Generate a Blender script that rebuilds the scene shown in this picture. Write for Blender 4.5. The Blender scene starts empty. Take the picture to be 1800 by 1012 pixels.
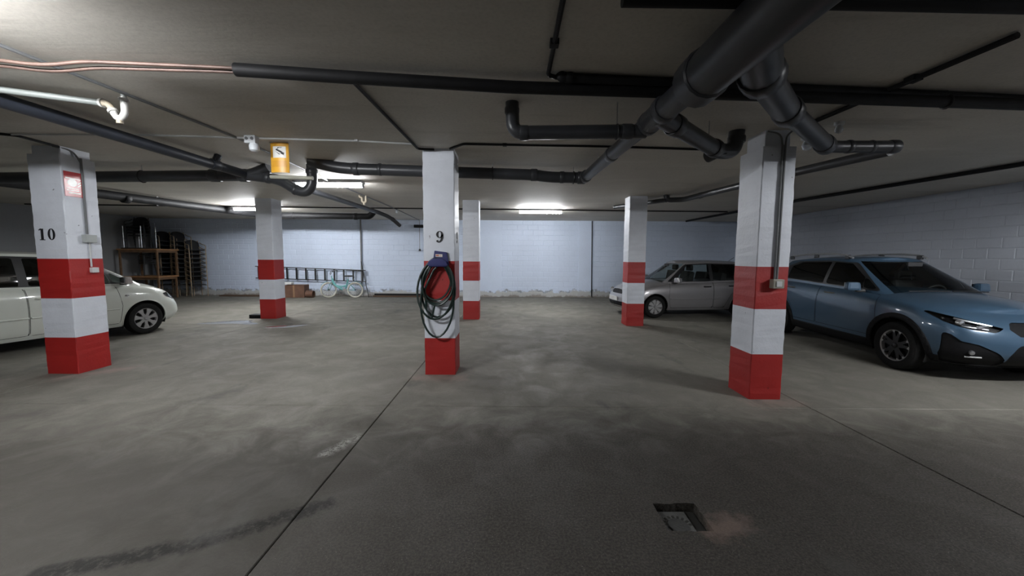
import bpy, bmesh, math, random
import numpy as np
from mathutils import Vector, Matrix
random.seed(7)
S = bpy.context.scene
COL = S.collection
PI = math.pi

# ------------------------------------------------------------------ camera
cam_d = bpy.data.cameras.new('camera'); cam = bpy.data.objects.new('camera', cam_d); COL.objects.link(cam)
cam_d.sensor_width = 36.0; cam_d.lens = 670.0 / 1800.0 * 36.0
cam_d.clip_start = 0.05; cam_d.clip_end = 200
cam.matrix_world = (Matrix.Translation((0, 0, 1.6)) @ Matrix.Rotation(math.radians(90 - 4.78), 4, 'X')
                    @ Matrix.Rotation(math.radians(0.35), 4, 'Z'))
S.camera = cam
# ------------------------------------------------------------------ world, exposure
w = bpy.data.worlds.new('world'); S.world = w; w.use_nodes = True
w.node_tree.nodes['Background'].inputs[0].default_value = (0.02, 0.02, 0.022, 1)
w.node_tree.nodes['Background'].inputs[1].default_value = 1.0
S.view_settings.view_transform = 'Standard'; S.view_settings.look = 'None'
S.view_settings.gamma = 1.0; S.view_settings.use_curve_mapping = False
S.view_settings.exposure = 0.4
LAMP = 120.0            # emission strength of the tubes
CEIL = 2.97

# ------------------------------------------------------------------ materials
MATS = {}
def nd(nt, t, **kw):
    n = nt.nodes.new(t)
    for k, v in kw.items(): setattr(n, k, v)
    return n
def mat(name, col, rough=0.6, metal=0.0, var=0.12, scale=6.0, bump=0.0, bscale=60.0, coat=0.0, spec=0.5, emit=None, col2=None):
    """plain procedural material: colour varied by noise, optional fine bump"""
    if name in MATS: return MATS[name]
    m = bpy.data.materials.new(name); m.use_nodes = True; nt = m.node_tree
    b = nt.nodes['Principled BSDF']
    geo = nd(nt, 'ShaderNodeNewGeometry')
    n = nd(nt, 'ShaderNodeTexNoise'); n.inputs['Scale'].default_value = scale; n.inputs['Detail'].default_value = 5
    nt.links.new(geo.outputs['Position'], n.inputs['Vector'])
    r = nd(nt, 'ShaderNodeValToRGB'); nt.links.new(n.outputs['Fac'], r.inputs['Fac'])
    c2 = col2 or tuple(c * (1 - var) for c in col)
    r.color_ramp.elements[0].position = 0.3; r.color_ramp.elements[1].position = 0.7
    r.color_ramp.elements[0].color = (*c2, 1); r.color_ramp.elements[1].color = (*[min(1, c * (1 + var * .5)) for c in col], 1)
    nt.links.new(r.outputs['Color'], b.inputs['Base Color'])
    b.inputs['Roughness'].default_value = rough; b.inputs['Metallic'].default_value = metal
    b.inputs['Specular IOR Level'].default_value = spec
    if coat: b.inputs['Coat Weight'].default_value = coat; b.inputs['Coat Roughness'].default_value = 0.04
    if bump:
        n2 = nd(nt, 'ShaderNodeTexNoise'); n2.inputs['Scale'].default_value = bscale; n2.inputs['Detail'].default_value = 4
        nt.links.new(geo.outputs['Position'], n2.inputs['Vector'])
        bp = nd(nt, 'ShaderNodeBump'); bp.inputs['Strength'].default_value = bump; bp.inputs['Distance'].default_value = 0.02
        nt.links.new(n2.outputs['Fac'], bp.inputs['Height']); nt.links.new(bp.outputs['Normal'], b.inputs['Normal'])
    if emit: b.inputs['Emission Color'].default_value = (*emit[0], 1); b.inputs['Emission Strength'].default_value = emit[1]
    MATS[name] = m; return m
def glass_mat(name, tint, refl=0.08):
    if name in MATS: return MATS[name]
    m = bpy.data.materials.new(name); m.use_nodes = True; nt = m.node_tree
    nt.nodes.remove(nt.nodes['Principled BSDF']); out = nt.nodes['Material Output']
    tr = nd(nt, 'ShaderNodeBsdfTransparent'); tr.inputs[0].default_value = (*tint, 1)
    gl = nd(nt, 'ShaderNodeBsdfGlossy'); gl.inputs['Roughness'].default_value = 0.03
    fr = nd(nt, 'ShaderNodeFresnel'); fr.inputs['IOR'].default_value = 1.5
    mx = nd(nt, 'ShaderNodeMixShader')
    nt.links.new(fr.outputs[0], mx.inputs[0]); nt.links.new(tr.outputs[0], mx.inputs[1]); nt.links.new(gl.outputs[0], mx.inputs[2])
    nt.links.new(mx.outputs[0], out.inputs[0]); MATS[name] = m; return m

class NB:
    """tiny node-expression helper"""
    def __init__(s, name):
        s.m = bpy.data.materials.new(name); s.m.use_nodes = True; s.nt = s.m.node_tree; s.b = s.nt.nodes['Principled BSDF']
        s.geo = nd(s.nt, 'ShaderNodeNewGeometry'); s.P = s.geo.outputs['Position']
        sp = nd(s.nt, 'ShaderNodeSeparateXYZ'); s.nt.links.new(s.P, sp.inputs[0]); s.X, s.Y, s.Z = sp.outputs
    def _in(s, sock, v):
        if hasattr(v, 'is_output'): s.nt.links.new(v, sock)
        else: sock.default_value = v
    def math(s, op, a, b=0.0, c=None, clamp=False):
        n = nd(s.nt, 'ShaderNodeMath', operation=op, use_clamp=clamp); s._in(n.inputs[0], a); s._in(n.inputs[1], b)
        if c is not None: s._in(n.inputs[2], c)
        return n.outputs[0]
    def noise(s, scale, detail=4, rough=.55, vec=None, stretch=None, dist=0.0):
        n = nd(s.nt, 'ShaderNodeTexNoise'); n.inputs['Scale'].default_value = scale; n.inputs['Detail'].default_value = detail
        n.inputs['Roughness'].default_value = rough; n.inputs['Distortion'].default_value = dist
        v = vec or s.P
        if stretch:
            mp = nd(s.nt, 'ShaderNodeMapping'); mp.inputs['Scale'].default_value = stretch; s.nt.links.new(v, mp.inputs[0]); v = mp.outputs[0]
        s.nt.links.new(v, n.inputs['Vector']); return n.outputs['Fac']
    def ramp(s, v, a, b, lo=0.0, hi=1.0):
        n = nd(s.nt, 'ShaderNodeMapRange'); n.interpolation_type = 'SMOOTHSTEP'; s._in(n.inputs[0], v)
        for i, q in enumerate((a, b, lo, hi)): n.inputs[i + 1].default_value = q
        return n.outputs[0]
    def mix(s, f, a, b):
        n = nd(s.nt, 'ShaderNodeMix', data_type='RGBA'); s._in(n.inputs[0], f)
        for k, v in ((6, a), (7, b)):
            if hasattr(v, 'is_output'): s.nt.links.new(v, n.inputs[k])
            else: n.inputs[k].default_value = (*v, 1)
        return n.outputs[2]
    def bump(s, h, strength, dist=.02):
        n = nd(s.nt, 'ShaderNodeBump'); n.inputs['Strength'].default_value = strength; n.inputs['Distance'].default_value = dist
        s._in(n.inputs['Height'], h); s.nt.links.new(n.outputs[0], s.b.inputs['Normal'])
    def seg(s, x0, y0, x1, y1):
        """distance from the point to a floor segment"""
        dx, dy = x1 - x0, y1 - y0; L2 = dx * dx + dy * dy
        px = s.math('SUBTRACT', s.X, x0); py = s.math('SUBTRACT', s.Y, y0)
        t = s.math('DIVIDE', s.math('ADD', s.math('MULTIPLY', px, dx), s.math('MULTIPLY', py, dy)), L2, clamp=True)
        ex = s.math('SUBTRACT', px, s.math('MULTIPLY', t, dx)); ey = s.math('SUBTRACT', py, s.math('MULTIPLY', t, dy))
        return s.math('SQRT', s.math('ADD', s.math('MULTIPLY', ex, ex), s.math('MULTIPLY', ey, ey)))

def floor_material():
    k = NB('floor_concrete')
    big = k.noise(.55, 5, .6); mid = k.noise(2.6, 6, .65, dist=.6); fine = k.noise(45, 4, .7); spk = k.noise(130, 2, .5)
    c = k.mix(k.ramp(big, .3, .7), (.142, .134, .113), (.205, .194, .164))
    c = k.mix(k.ramp(mid, .42, .78, 0, .38), c, (.27, .257, .222))
    c = k.mix(k.ramp(mid, .42, .25, 0, .3), c, (.075, .073, .067))
    c = k.mix(k.ramp(fine, .35, .65, .16, 0), c, (.06, .06, .055))
    c = k.mix(k.ramp(spk, .70, .76, 0, .5), c, (.42, .41, .38))
    # rough worn screed with exposed aggregate in the driving lane
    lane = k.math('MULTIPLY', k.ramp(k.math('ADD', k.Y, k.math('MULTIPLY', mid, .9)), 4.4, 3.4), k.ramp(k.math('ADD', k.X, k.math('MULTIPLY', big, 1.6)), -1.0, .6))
    grime_falloff = k.ramp(k.math('ADD', k.Y, k.math('MULTIPLY', mid, 1.2)), 4.9, 3.2, 0, 1)   # near lane: tyre dirt, deepened to paint in light falloff
    c = k.mix(k.math('MULTIPLY', grime_falloff, .88), c, (.034, .031, .026))
    agg = k.noise(70, 3, .75)
    rough = k.mix(k.ramp(agg, .36, .66), (.025, .022, .019), (.080, .071, .061))
    rough = k.mix(k.ramp(spk, .68, .73, 0, .7), rough, (.40, .38, .35))
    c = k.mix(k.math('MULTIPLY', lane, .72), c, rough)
    # tyre track sweeping across the near left
    wob = k.math('MULTIPLY', k.math('SUBTRACT', k.noise(9, 5, .7), .5), .16)
    d = k.math('MINIMUM', k.seg(-2.35, 1.78, -1.75, 1.98), k.seg(-1.75, 1.98, -1.18, 2.33))
    tr = k.ramp(k.math('ADD', d, wob), .085, .03)
    c = k.mix(k.math('MULTIPLY', tr, k.ramp(k.noise(22, 4, .8), .3, .55)), c, (.012, .011, .009))
    # pale scuff beside the joint, red paint dust round the pillar feet
    d2 = k.math('ADD', k.seg(-1.50, 2.95, -1.36, 3.25), k.math('MULTIPLY', k.math('SUBTRACT', k.noise(14, 5, .8), .5), .25))
    c = k.mix(k.math('MULTIPLY', k.ramp(d2, .09, .0, 0, .8), k.ramp(k.noise(28, 5, .8), .42, .6)), c, (.36, .355, .33))
    for (sx, sy, ex, ey, amt) in ((-5.75, 4.85, -5.4, 5.2, .5), (-1.2, 4.9, -.7, 4.9, .5), (2.7, 4.1, 3.1, 4.1, .5), (2.6, 8.7, 3.1, 8.7, .4)):
        dd = k.math('ADD', k.seg(sx, sy, ex, ey), k.math('MULTIPLY', k.math('SUBTRACT', k.noise(7, 4, .7), .5), .5))
        c = k.mix(k.ramp(dd, .22, .0, 0, amt), c, (.30, .235, .205))
    # rust round the drain
    dd = k.math('ADD', k.seg(1.22, 2.12, 1.36, 2.18), k.math('MULTIPLY', k.math('SUBTRACT', k.noise(11, 4, .7), .5), .3))
    c = k.mix(k.ramp(dd, .15, .0, 0, .5), c, (.24, .17, .14))
    # oil under the parked cars and dark drips
    oil = k.noise(1.3, 5, .6, stretch=(1, .6, 1))
    c = k.mix(k.ramp(oil, .60, .70, 0, .55), c, (.07, .068, .062))
    k.nt.links.new(c, k.b.inputs['Base Color'])
    k.nt.links.new(k.ramp(mid, .3, .7, .85, .62), k.b.inputs['Roughness']); k.b.inputs['Specular IOR Level'].default_value = .28
    h = k.math('ADD', k.math('MULTIPLY', fine, .25), k.math('MULTIPLY', k.math('MULTIPLY', agg, lane), .8))
    k.bump(h, .35, .02)
    return k.m

def ceiling_material():
    k = NB('ceiling_concrete')
    big = k.noise(.5, 5, .6); st = k.noise(1.6, 6, .65, stretch=(.25, 1.6, 1)); fine = k.noise(40, 3, .6)
    c = k.mix(k.ramp(big, .3, .7), (.50, .470, .415), (.60, .565, .50))
    c = k.mix(k.ramp(st, .5, .72, 0, .5), c, (.66, .63, .57))
    c = k.mix(k.ramp(st, .42, .28, 0, .45), c, (.36, .335, .29))
    c = k.mix(k.ramp(fine, .3, .6, .12, 0), c, (.1, .1, .09))
    k.nt.links.new(c, k.b.inputs['Base Color']); k.b.inputs['Roughness'].default_value = .7
    k.bump(k.math('ADD', st, k.math('MULTIPLY', fine, .15)), .12, .03)
    return k.m

def wall_material(name='painted_block', col=(.60, .68, .82)):
    k = NB(name)
    big = k.noise(.8, 5, .6); fine = k.noise(30, 4, .6)
    c = k.mix(k.ramp(big, .3, .7), tuple(v * .93 for v in col), col)
    c = k.mix(k.ramp(fine, .30, .55, .10, 0), c, tuple(v * .6 for v in col))
    # flaked foot of the wall: bare cement and dirt with a ragged edge
    rag = k.math('ADD', k.Z, k.math('MULTIPLY', k.math('SUBTRACT', k.noise(2.2, 6, .75), .5), .55))
    c = k.mix(k.ramp(rag, .24, .20, 0, .8), c, (.40, .39, .355))
    edge = k.math('MULTIPLY', k.ramp(rag, .20, .235), k.ramp(rag, .30, .25))
    c = k.mix(k.math('MULTIPLY', edge, k.ramp(k.noise(5, 4, .7), .42, .6, 0, .8)), c, (.12, .12, .12))
    c = k.mix(k.ramp(rag, .10, .03, 0, .8), c, (.20, .17, .145))
    k.nt.links.new(c, k.b.inputs['Base Color']); k.b.inputs['Roughness'].default_value = .55
    k.bump(fine, .2, .01)
    return k.m

def pillar_material(name, col):
    k = NB(name)
    fine = k.noise(35, 4, .6); big = k.noise(3, 5, .6); pit = k.noise(16, 2, .5)
    c = k.mix(k.ramp(big, .3, .7), tuple(v * .9 for v in col), col)
    c = k.mix(k.ramp(pit, .74, .78, 0, .8), c, tuple(v * .25 for v in col))
    k.nt.links.new(c, k.b.inputs['Base Color']); k.b.inputs['Roughness'].default_value = .5
    k.bump(k.math('ADD', k.math('MULTIPLY', fine, .4), big), .25, .02)
    return k.m

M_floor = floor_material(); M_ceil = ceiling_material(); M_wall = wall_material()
M_white = pillar_material('pillar_white', (.66, .69, .75)); M_red = pillar_material('pillar_red', (.345, .013, .011))
M_conc = mat('bare_concrete', (.30, .30, .28), .8, bump=.3)
M_joint = mat('joint_dirt', (.035, .034, .03), .9)
M_black = mat('black_plastic', (.012, .012, .013), .45)
M_rubber = mat('tyre_rubber', (.010, .010, .010), .8, spec=.25, bump=.2, bscale=40)
M_bpipe = mat('black_pipe', (.011, .011, .012), .6, spec=.25, var=.3)
M_gpipe = mat('dark_grey_pvc', (.040, .042, .047), .38, var=.25, scale=4)
M_conduit = mat('grey_conduit', (.16, .165, .17), .5)
M_wconduit = mat('white_conduit', (.55, .56, .56), .5)
M_copper = mat('copper_pipe', (.12, .075, .060), .55, .3, var=.35, scale=5)
M_wpvc = mat('white_pvc', (.46, .455, .43), .4)
M_palepvc = mat('pale_grey_pvc', (.20, .215, .205), .45)
M_dirtpvc = mat('yellowed_pvc', (.36, .31, .235), .5)
M_steel = mat('steel', (.5, .5, .5), .35, .9)
M_chrome = mat('chrome', (.8, .8, .8), .12, 1.0, var=.03)
M_num = mat('black_paint', (.012, .012, .014), .6)
M_wood = mat('table_wood', (.44, .23, .10), .5, var=.3, scale=9)
M_dwood = mat('brown_wood', (.20, .115, .06), .6, var=.3, scale=9)
def lamp_mat(f): return mat('tube_diffuser_%d' % round(f * 100), (.9, .9, .9), .4, emit=((.95, .97, 1.0), LAMP * f))   # emission strength scaled per lamp
M_house = mat('lamp_housing', (.35, .355, .36), .5)

# ------------------------------------------------------------------ mesh helpers
class MB:
    def __init__(s): s.v = []; s.f = []; s.smooth = False
    def add(s, vs, fs):
        o = len(s.v); s.v += [tuple(p) for p in vs]; s.f += [tuple(i + o for i in f) for f in fs]; return s
    def box(s, c, d, rz=0.0, rx=0.0, ry=0.0, taper=None):
        x, y, z = d[0] / 2, d[1] / 2, d[2] / 2; t = taper or (1, 1)
        vs = [Vector((sx * x * (t[0] if sz > 0 else 1), sy * y * (t[1] if sz > 0 else 1), sz * z)) for sz in (-1, 1) for sy in (-1, 1) for sx in (-1, 1)]
        R = Matrix.Rotation(rz, 3, 'Z') @ Matrix.Rotation(ry, 3, 'Y') @ Matrix.Rotation(rx, 3, 'X')
        vs = [R @ p + Vector(c) for p in vs]
        return s.add(vs, [(0, 2, 3, 1), (4, 5, 7, 6), (0, 1, 5, 4), (2, 6, 7, 3), (0, 4, 6, 2), (1, 3, 7, 5)])
    def tube(s, pts, r, seg=12, caps=True, closed=False):
        pts = [Vector(p) for p in pts]; n = len(pts); rs = r if isinstance(r, (list, tuple)) else [r] * n
        tang = []
        for i in range(n):
            a = pts[(i - 1) % n] if (closed or i > 0) else pts[i]; b = pts[(i + 1) % n] if (closed or i < n - 1) else pts[i]
            tang.append((b - a).normalized())
        t0 = tang[0]; u = t0.orthogonal().normalized(); rings = []
        for i in range(n):
            t = tang[i]
            if i: u = (u - t * u.dot(t)); u = u.normalized() if u.length > 1e-6 else t.orthogonal().normalized()
            v = t.cross(u); rings.append([pts[i] + (u * math.cos(2 * PI * k / seg) + v * math.sin(2 * PI * k / seg)) * rs[i] for k in range(seg)])
        vs = [p for R in rings for p in R]; fs = []
        for i in range(n if closed else n - 1):
            j = (i + 1) % n
            for k in range(seg):
                l = (k + 1) % seg; fs.append((i * seg + k, i * seg + l, j * seg + l, j * seg + k))
        if caps and not closed:
            fs.append(tuple(range(seg))[::-1]); fs.append(tuple((n - 1) * seg + k for k in range(seg)))
        s.smooth = True
        return s.add(vs, fs)
    def lathe(s, prof, seg=24, M=None):
        """profile of (radius, height) turned about Z, then transformed by M"""
        M = M or Matrix.Identity(4); vs = []; fs = []; n = len(prof)
        for (r, z) in prof:
            for k in range(seg): vs.append(M @ Vector((r * math.cos(2 * PI * k / seg), r * math.sin(2 * PI * k / seg), z)))
        for i in range(n - 1):
            for k in range(seg):
                l = (k + 1) % seg; fs.append((i * seg + k, i * seg + l, (i + 1) * seg + l, (i + 1) * seg + k))
        s.smooth = True
        return s.add(vs, fs)
    def prism(s, poly, M, h):
        """2-D polygon in local XY extruded by h along local Z"""
        n = len(poly); vs = [M @ Vector((x, y, 0)) for x, y in poly] + [M @ Vector((x, y, h)) for x, y in poly]
        fs = [tuple(range(n))[::-1], tuple(range(n, 2 * n))] + [(i, (i + 1) % n, n + (i + 1) % n, n + i) for i in range(n)]
        return s.add(vs, fs)
    def build(s, name, m, parent=None, bevel=0.0, smooth=None, subsurf=0, recalc=True):
        me = bpy.data.meshes.new(name); me.from_pydata([tuple(p) for p in s.v], [], s.f); me.update()
        if bevel or recalc:
            bm = bmesh.new(); bm.from_mesh(me)
            if bevel: bmesh.ops.bevel(bm, geom=[e for e in bm.edges], offset=bevel, segments=2, affect='EDGES', profile=.6, clamp_overlap=True)
            if recalc: bmesh.ops.recalc_face_normals(bm, faces=bm.faces)
            bm.to_mesh(me); bm.free()
        return link(name, me, m, parent, s.smooth if smooth is None else smooth, subsurf)
def link(name, me, m, parent=None, smooth=False, subsurf=0):
    o = bpy.data.objects.new(name, me); COL.objects.link(o)
    if m: me.materials.append(m)
    if smooth:
        me.polygons.foreach_set('use_smooth', [True] * len(me.polygons))
        try: me.set_sharp_from_angle(angle=math.radians(38))
        except Exception: pass
    if subsurf: md = o.modifiers.new('sub', 'SUBSURF'); md.levels = md.render_levels = subsurf
    if parent: o.parent = parent
    return o
def thing(name, label, cat, loc=(0, 0, 0), rz=0.0, group=None):
    o = bpy.data.objects.new(name, None); o.empty_display_size = .1; COL.objects.link(o)
    o.location = loc; o.rotation_euler = (0, 0, rz); return tag(o, label, cat, group)
def tag(o, label, cat, group=None):
    o['label'] = label; o['category'] = cat
    if group: o['group'] = group
    return o
def struct(o): o['kind'] = 'structure'; return o
def copy_tree(o, parent=None):
    c = o.copy(); COL.objects.link(c); c.parent = parent
    for ch in list(o.children): copy_tree(ch, c)
    return c
def rounded(pts, rad=.08, n=6):
    """polyline with its corners rounded"""
    pts = [Vector(p) for p in pts]; out = [pts[0]]
    for i in range(1, len(pts) - 1):
        a, b, c = pts[i - 1], pts[i], pts[i + 1]
        r = min(rad, (a - b).length * .48, (c - b).length * .48); p = b + (a - b).normalized() * r; q = b + (c - b).normalized() * r
        for k in range(n + 1):
            t = k / n; out.append(p * (1 - t) ** 2 + b * 2 * t * (1 - t) + q * t * t)
    out.append(pts[-1]); return out
def frame(o, xa, ya):
    """matrix with local X along xa and local Y along ya at o"""
    xa = Vector(xa).normalized(); ya = Vector(ya).normalized(); za = xa.cross(ya)
    return Matrix(((xa.x, ya.x, za.x, o[0]), (xa.y, ya.y, za.y, o[1]), (xa.z, ya.z, za.z, o[2]), (0, 0, 0, 1)))

# ------------------------------------------------------------------ the room
XL, XR, YN, YF = -14.0, 9.0, -5.0, 14.85
fl = struct(MB().box(((XL + XR) / 2, (YN + YF) / 2, -.23), (XR - XL + .4, YF - YN + .4, .34)).build('floor', M_joint))
gx = [XL, -10.35, -5.83, -1.32, 3.20, 7.72, XR]; gy = [YN, -.75, 3.95, 8.65, 13.35, YF]
G = .003; PIT = (.925, 1.195, 2.11, 2.36)
def slab(x0, x1, y0, y1):
    mb = MB(); x0 += G; x1 -= G; y0 += G; y1 -= G; c = .006
    def rect(z, q): return [(x0 + q, y0 + q, z), (x1 - q, y0 + q, z), (x1 - q, y1 - q, z), (x0 + q, y1 - q, z)]
    vs = rect(-.06, 0) + rect(-c, 0) + rect(0, c); fs = []
    for r in (0, 4): fs += [(r + i, r + (i + 1) % 4, r + 4 + (i + 1) % 4, r + 4 + i) for i in range(4)]
    if x0 < PIT[0] < x1 and y0 < PIT[2] < y1:
        a, b, d, e = PIT; rg = random.Random(3); n = 7; inner = []
        side = [((a, d), (b, d)), ((b, d), (b, e)), ((b, e), (a, e)), ((a, e), (a, d))]
        for (p, q) in side:
            for i in range(n):
                t = i / n; j = .007 if i else .0
                inner.append((p[0] + (q[0] - p[0]) * t + rg.uniform(-j, j), p[1] + (q[1] - p[1]) * t + rg.uniform(-j, j)))
        k = len(vs); vs += [(x, y, 0) for x, y in inner] + [(x, y, -.06) for x, y in inner]; N = len(inner)
        for s_ in range(4):
            o0, o1 = 8 + s_, 8 + (s_ + 1) % 4; ring = [k + (s_ * n + i) % N for i in range(n + 1)]
            fs.append((o0, o1, *ring[::-1]))
        fs += [(k + i, k + N + i, k + N + (i + 1) % N, k + (i + 1) % N) for i in range(N)]
    else: fs.append((8, 9, 10, 11))
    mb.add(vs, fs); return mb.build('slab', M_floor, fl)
for i in range(len(gx) - 1):
    for j in range(len(gy) - 1): slab(gx[i], gx[i + 1], gy[j], gy[j + 1])
struct(MB().box(((XL + XR) / 2, (YN + YF) / 2, CEIL + .15), (XR - XL + .4, YF - YN + .4, .3)).build('ceiling', M_ceil))

def block_wall(name, origin, along, inward, length, first, count, wm):
    """wall backing plus painted blocks in running bond; blocks nearest 'first' are single objects, the rest one joined part"""
    o, a, nrm = Vector(origin), Vector(along), Vector(inward)
    base = MB(); M = frame(o - nrm * .2, a, (0, 0, 1))
    h = .197; bwid = .4; rows = 15; cells = []
    c0 = o + a * length / 2 - nrm * .106 + Vector((0, 0, CEIL / 2))
    d = (abs(a.x) * length + abs(nrm.x) * .2, abs(a.y) * length + abs(nrm.y) * .2, CEIL)
    wobj = struct(base.box(c0, d).build(name, wm))
    for r in range(rows):
        x = -(bwid / 2 if r % 2 else 0)
        while x < length:
            x0, x1 = max(0, x), min(length, x + bwid)
            if x1 - x0 > .04: cells.append((x0, x1, r))
            x += bwid
    cells.sort(key=lambda q: abs((q[0] + q[1]) / 2 - first) + abs(q[2] - 8) * .02)
    meshes = {}; rest = MB(); g = .001
    def blk(mb, x0, x1, z0, z1, off, base):
        t = .0065
        def P(x, z, q): return base + a * x + Vector((0, 0, z)) + nrm * (q - .006)
        b = .014; vs = [P(x0, z0, 0), P(x1, z0, 0), P(x1, z1, 0), P(x0, z1, 0), P(x0 + b, z0 + b, t + off), P(x1 - b, z0 + b, t + off), P(x1 - b, z1 - b, t + off), P(x0 + b, z1 - b, t + off)]
        mb.add(vs, [(4, 5, 6, 7), (0, 1, 5, 4), (1, 2, 6, 5), (2, 3, 7, 6), (3, 0, 4, 7)])
    rg = random.Random(5)
    for i, (x0, x1, r) in enumerate(cells):
        z1 = min(h, CEIL - r * .2 - .004)
        if i < count:
            key = (round(x1 - x0, 3), round(z1, 3), rg.randrange(3))
            if key not in meshes:
                mb = MB(); blk(mb, g, x1 - x0 - g, g, z1, rg.choice((0, -.0008, .0008)), Vector()); ob = mb.build('brick', wm, wobj); meshes[key] = ob.data
            else:
                ob = bpy.data.objects.new('brick', meshes[key]); COL.objects.link(ob); ob.parent = wobj
            ob.location = o + a * x0 + Vector((0, 0, r * .2))
        else: blk(rest, x0 + g, x1 - g, r * .2 + g, r * .2 + z1, rg.choice((0, -.0008, .0008)), o)
    if rest.f: rest.build('brick_field', wm, wobj)['kind'] = 'stuff'
    return wobj
block_wall('wall_far', (XL, YF, 0), (1, 0, 0), (0, -1, 0), XR - XL, 12.5, 300, M_wall)
block_wall('wall_right', (XR, YF, 0), (0, -1, 0), (-1, 0, 0), YF - YN, 5.5, 300, wall_material('grey_painted_block', (.52, .55, .61)))
struct(MB().box((XL - .1, (YN + YF) / 2, CEIL / 2), (.2, YF - YN, CEIL)).build('wall_left', wall_material('grey_render', (.30, .305, .31))))
struct(MB().box(((XL + XR) / 2, YN - .1, CEIL / 2), (XR - XL, .2, CEIL)).build('wall_near', MATS.get('x') or wall_material('grey_render_near', (.35, .35, .35))))
# shallow render pilasters on the far wall
for i, (x, wd) in enumerate(((-9.95, .12), (-.85, .9), (2.85, .55))):
    struct(MB().box((x, YF - .012, CEIL / 2), (wd, .03, CEIL)).build('trim_%d' % (i + 1), M_wall, bevel=.006))
# ------------------------------------------------------------------ lamps
def tube_light(x, y, label, power=1.0, ln=1.28, rz=0.0, dz=0.0):
    t = thing('tube_light', label, 'lamp', (x, y, CEIL - .105 - dz), rz, 'fluorescent tube fittings on the ceiling')
    MB().box((0, 0, .08 + dz / 2), (ln - .02, .20, .05 + dz)).build('housing', M_house, t, bevel=.006)
    pr = [(.033 * math.cos(a), .033 * math.sin(a)) for a in [2 * PI * k / 14 for k in range(14)]]
    MB().prism(pr, frame((-ln / 2 + .02, 0, .018), (0, 1, 0), (0, 0, 1)), ln - .04).build('diffuser', lamp_mat(power), t, smooth=True)
    for s_ in (-1, 1): MB().box((s_ * (ln / 2 - .012), 0, .022), (.024, .075, .08)).build('end_cap', M_house, t, bevel=.01)
    return t
tube_light(.82, 11.33, 'glowing tube lamp on the ceiling between the two far pillars, before the white wall', 1.9)
tube_light(-3.40, 7.20, 'glowing tube lamp on the ceiling behind the yellow camera sign', 1.15)
tube_light(-7.30, 11.0, 'glowing tube lamp half hidden by a dark pipe and the far left pillar', 3.0)
tube_light(-3.30, 1.62, 'tube lamp on the near ceiling left, just outside the picture', 2.9)
tube_light(6.0, 1.9, 'tube lamp on the near ceiling right, just outside the picture', 3.6)

# ------------------------------------------------------------------ pillars
def ring_poly(cx, cy, rx, ry, ix, iy, n=28):
    """closed outline of an ellipse ring drawn as one polygon strip list of quads"""
    o = [(cx + rx * math.cos(2 * PI * k / n), cy + ry * math.sin(2 * PI * k / n)) for k in range(n)]
    i = [(cx + ix * math.cos(2 * PI * k / n), cy + iy * math.sin(2 * PI * k / n)) for k in range(n)]
    return [[o[k], o[(k + 1) % n], i[(k + 1) % n], i[k]] for k in range(n)]
def numeral(ch, x, z):
    """stencilled numeral as quads in (x, z); height 0.13"""
    Q = []
    if ch == '0': Q += ring_poly(x, z, .048, .074, .018, .066)
    if ch == '1':
        Q += [[(x - .017, z - .072), (x + .017, z - .072), (x + .017, z + .072), (x - .017, z + .072)],
              [(x - .036, z - .076), (x + .036, z - .076), (x + .036, z - .066), (x - .036, z - .066)],
              [(x - .040, z + .046), (x - .017, z + .056), (x - .017, z + .076), (x - .040, z + .060)]]
    if ch == '9':
        Q += ring_poly(x, z + .030, .047, .046, .017, .037)
        t = [(x + .047, z + .030), (x + .047, z - .012), (x + .034, z - .048), (x + .010, z - .071), (x - .016, z - .077), (x - .034, z - .068)]
        i = [(x + .017, z + .030), (x + .017, z - .010), (x + .010, z - .034), (x - .004, z - .054), (x - .016, z - .064), (x - .022, z - .060)]
        Q += [[t[k], t[k + 1], i[k + 1], i[k]] for k in range(5)]
        Q += [[(x - .038 + .016 * math.cos(2 * PI * k / 10) + .008, z - .056 + .015 * math.sin(2 * PI * k / 10)) for k in range(10)]]
    return Q
def paint(quads, M, parent, m=None, h=.002, name='numeral'):
    mb = MB()
    for q in quads: mb.prism(q, M, h)
    return mb.build(name, m or M_num, parent)
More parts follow.
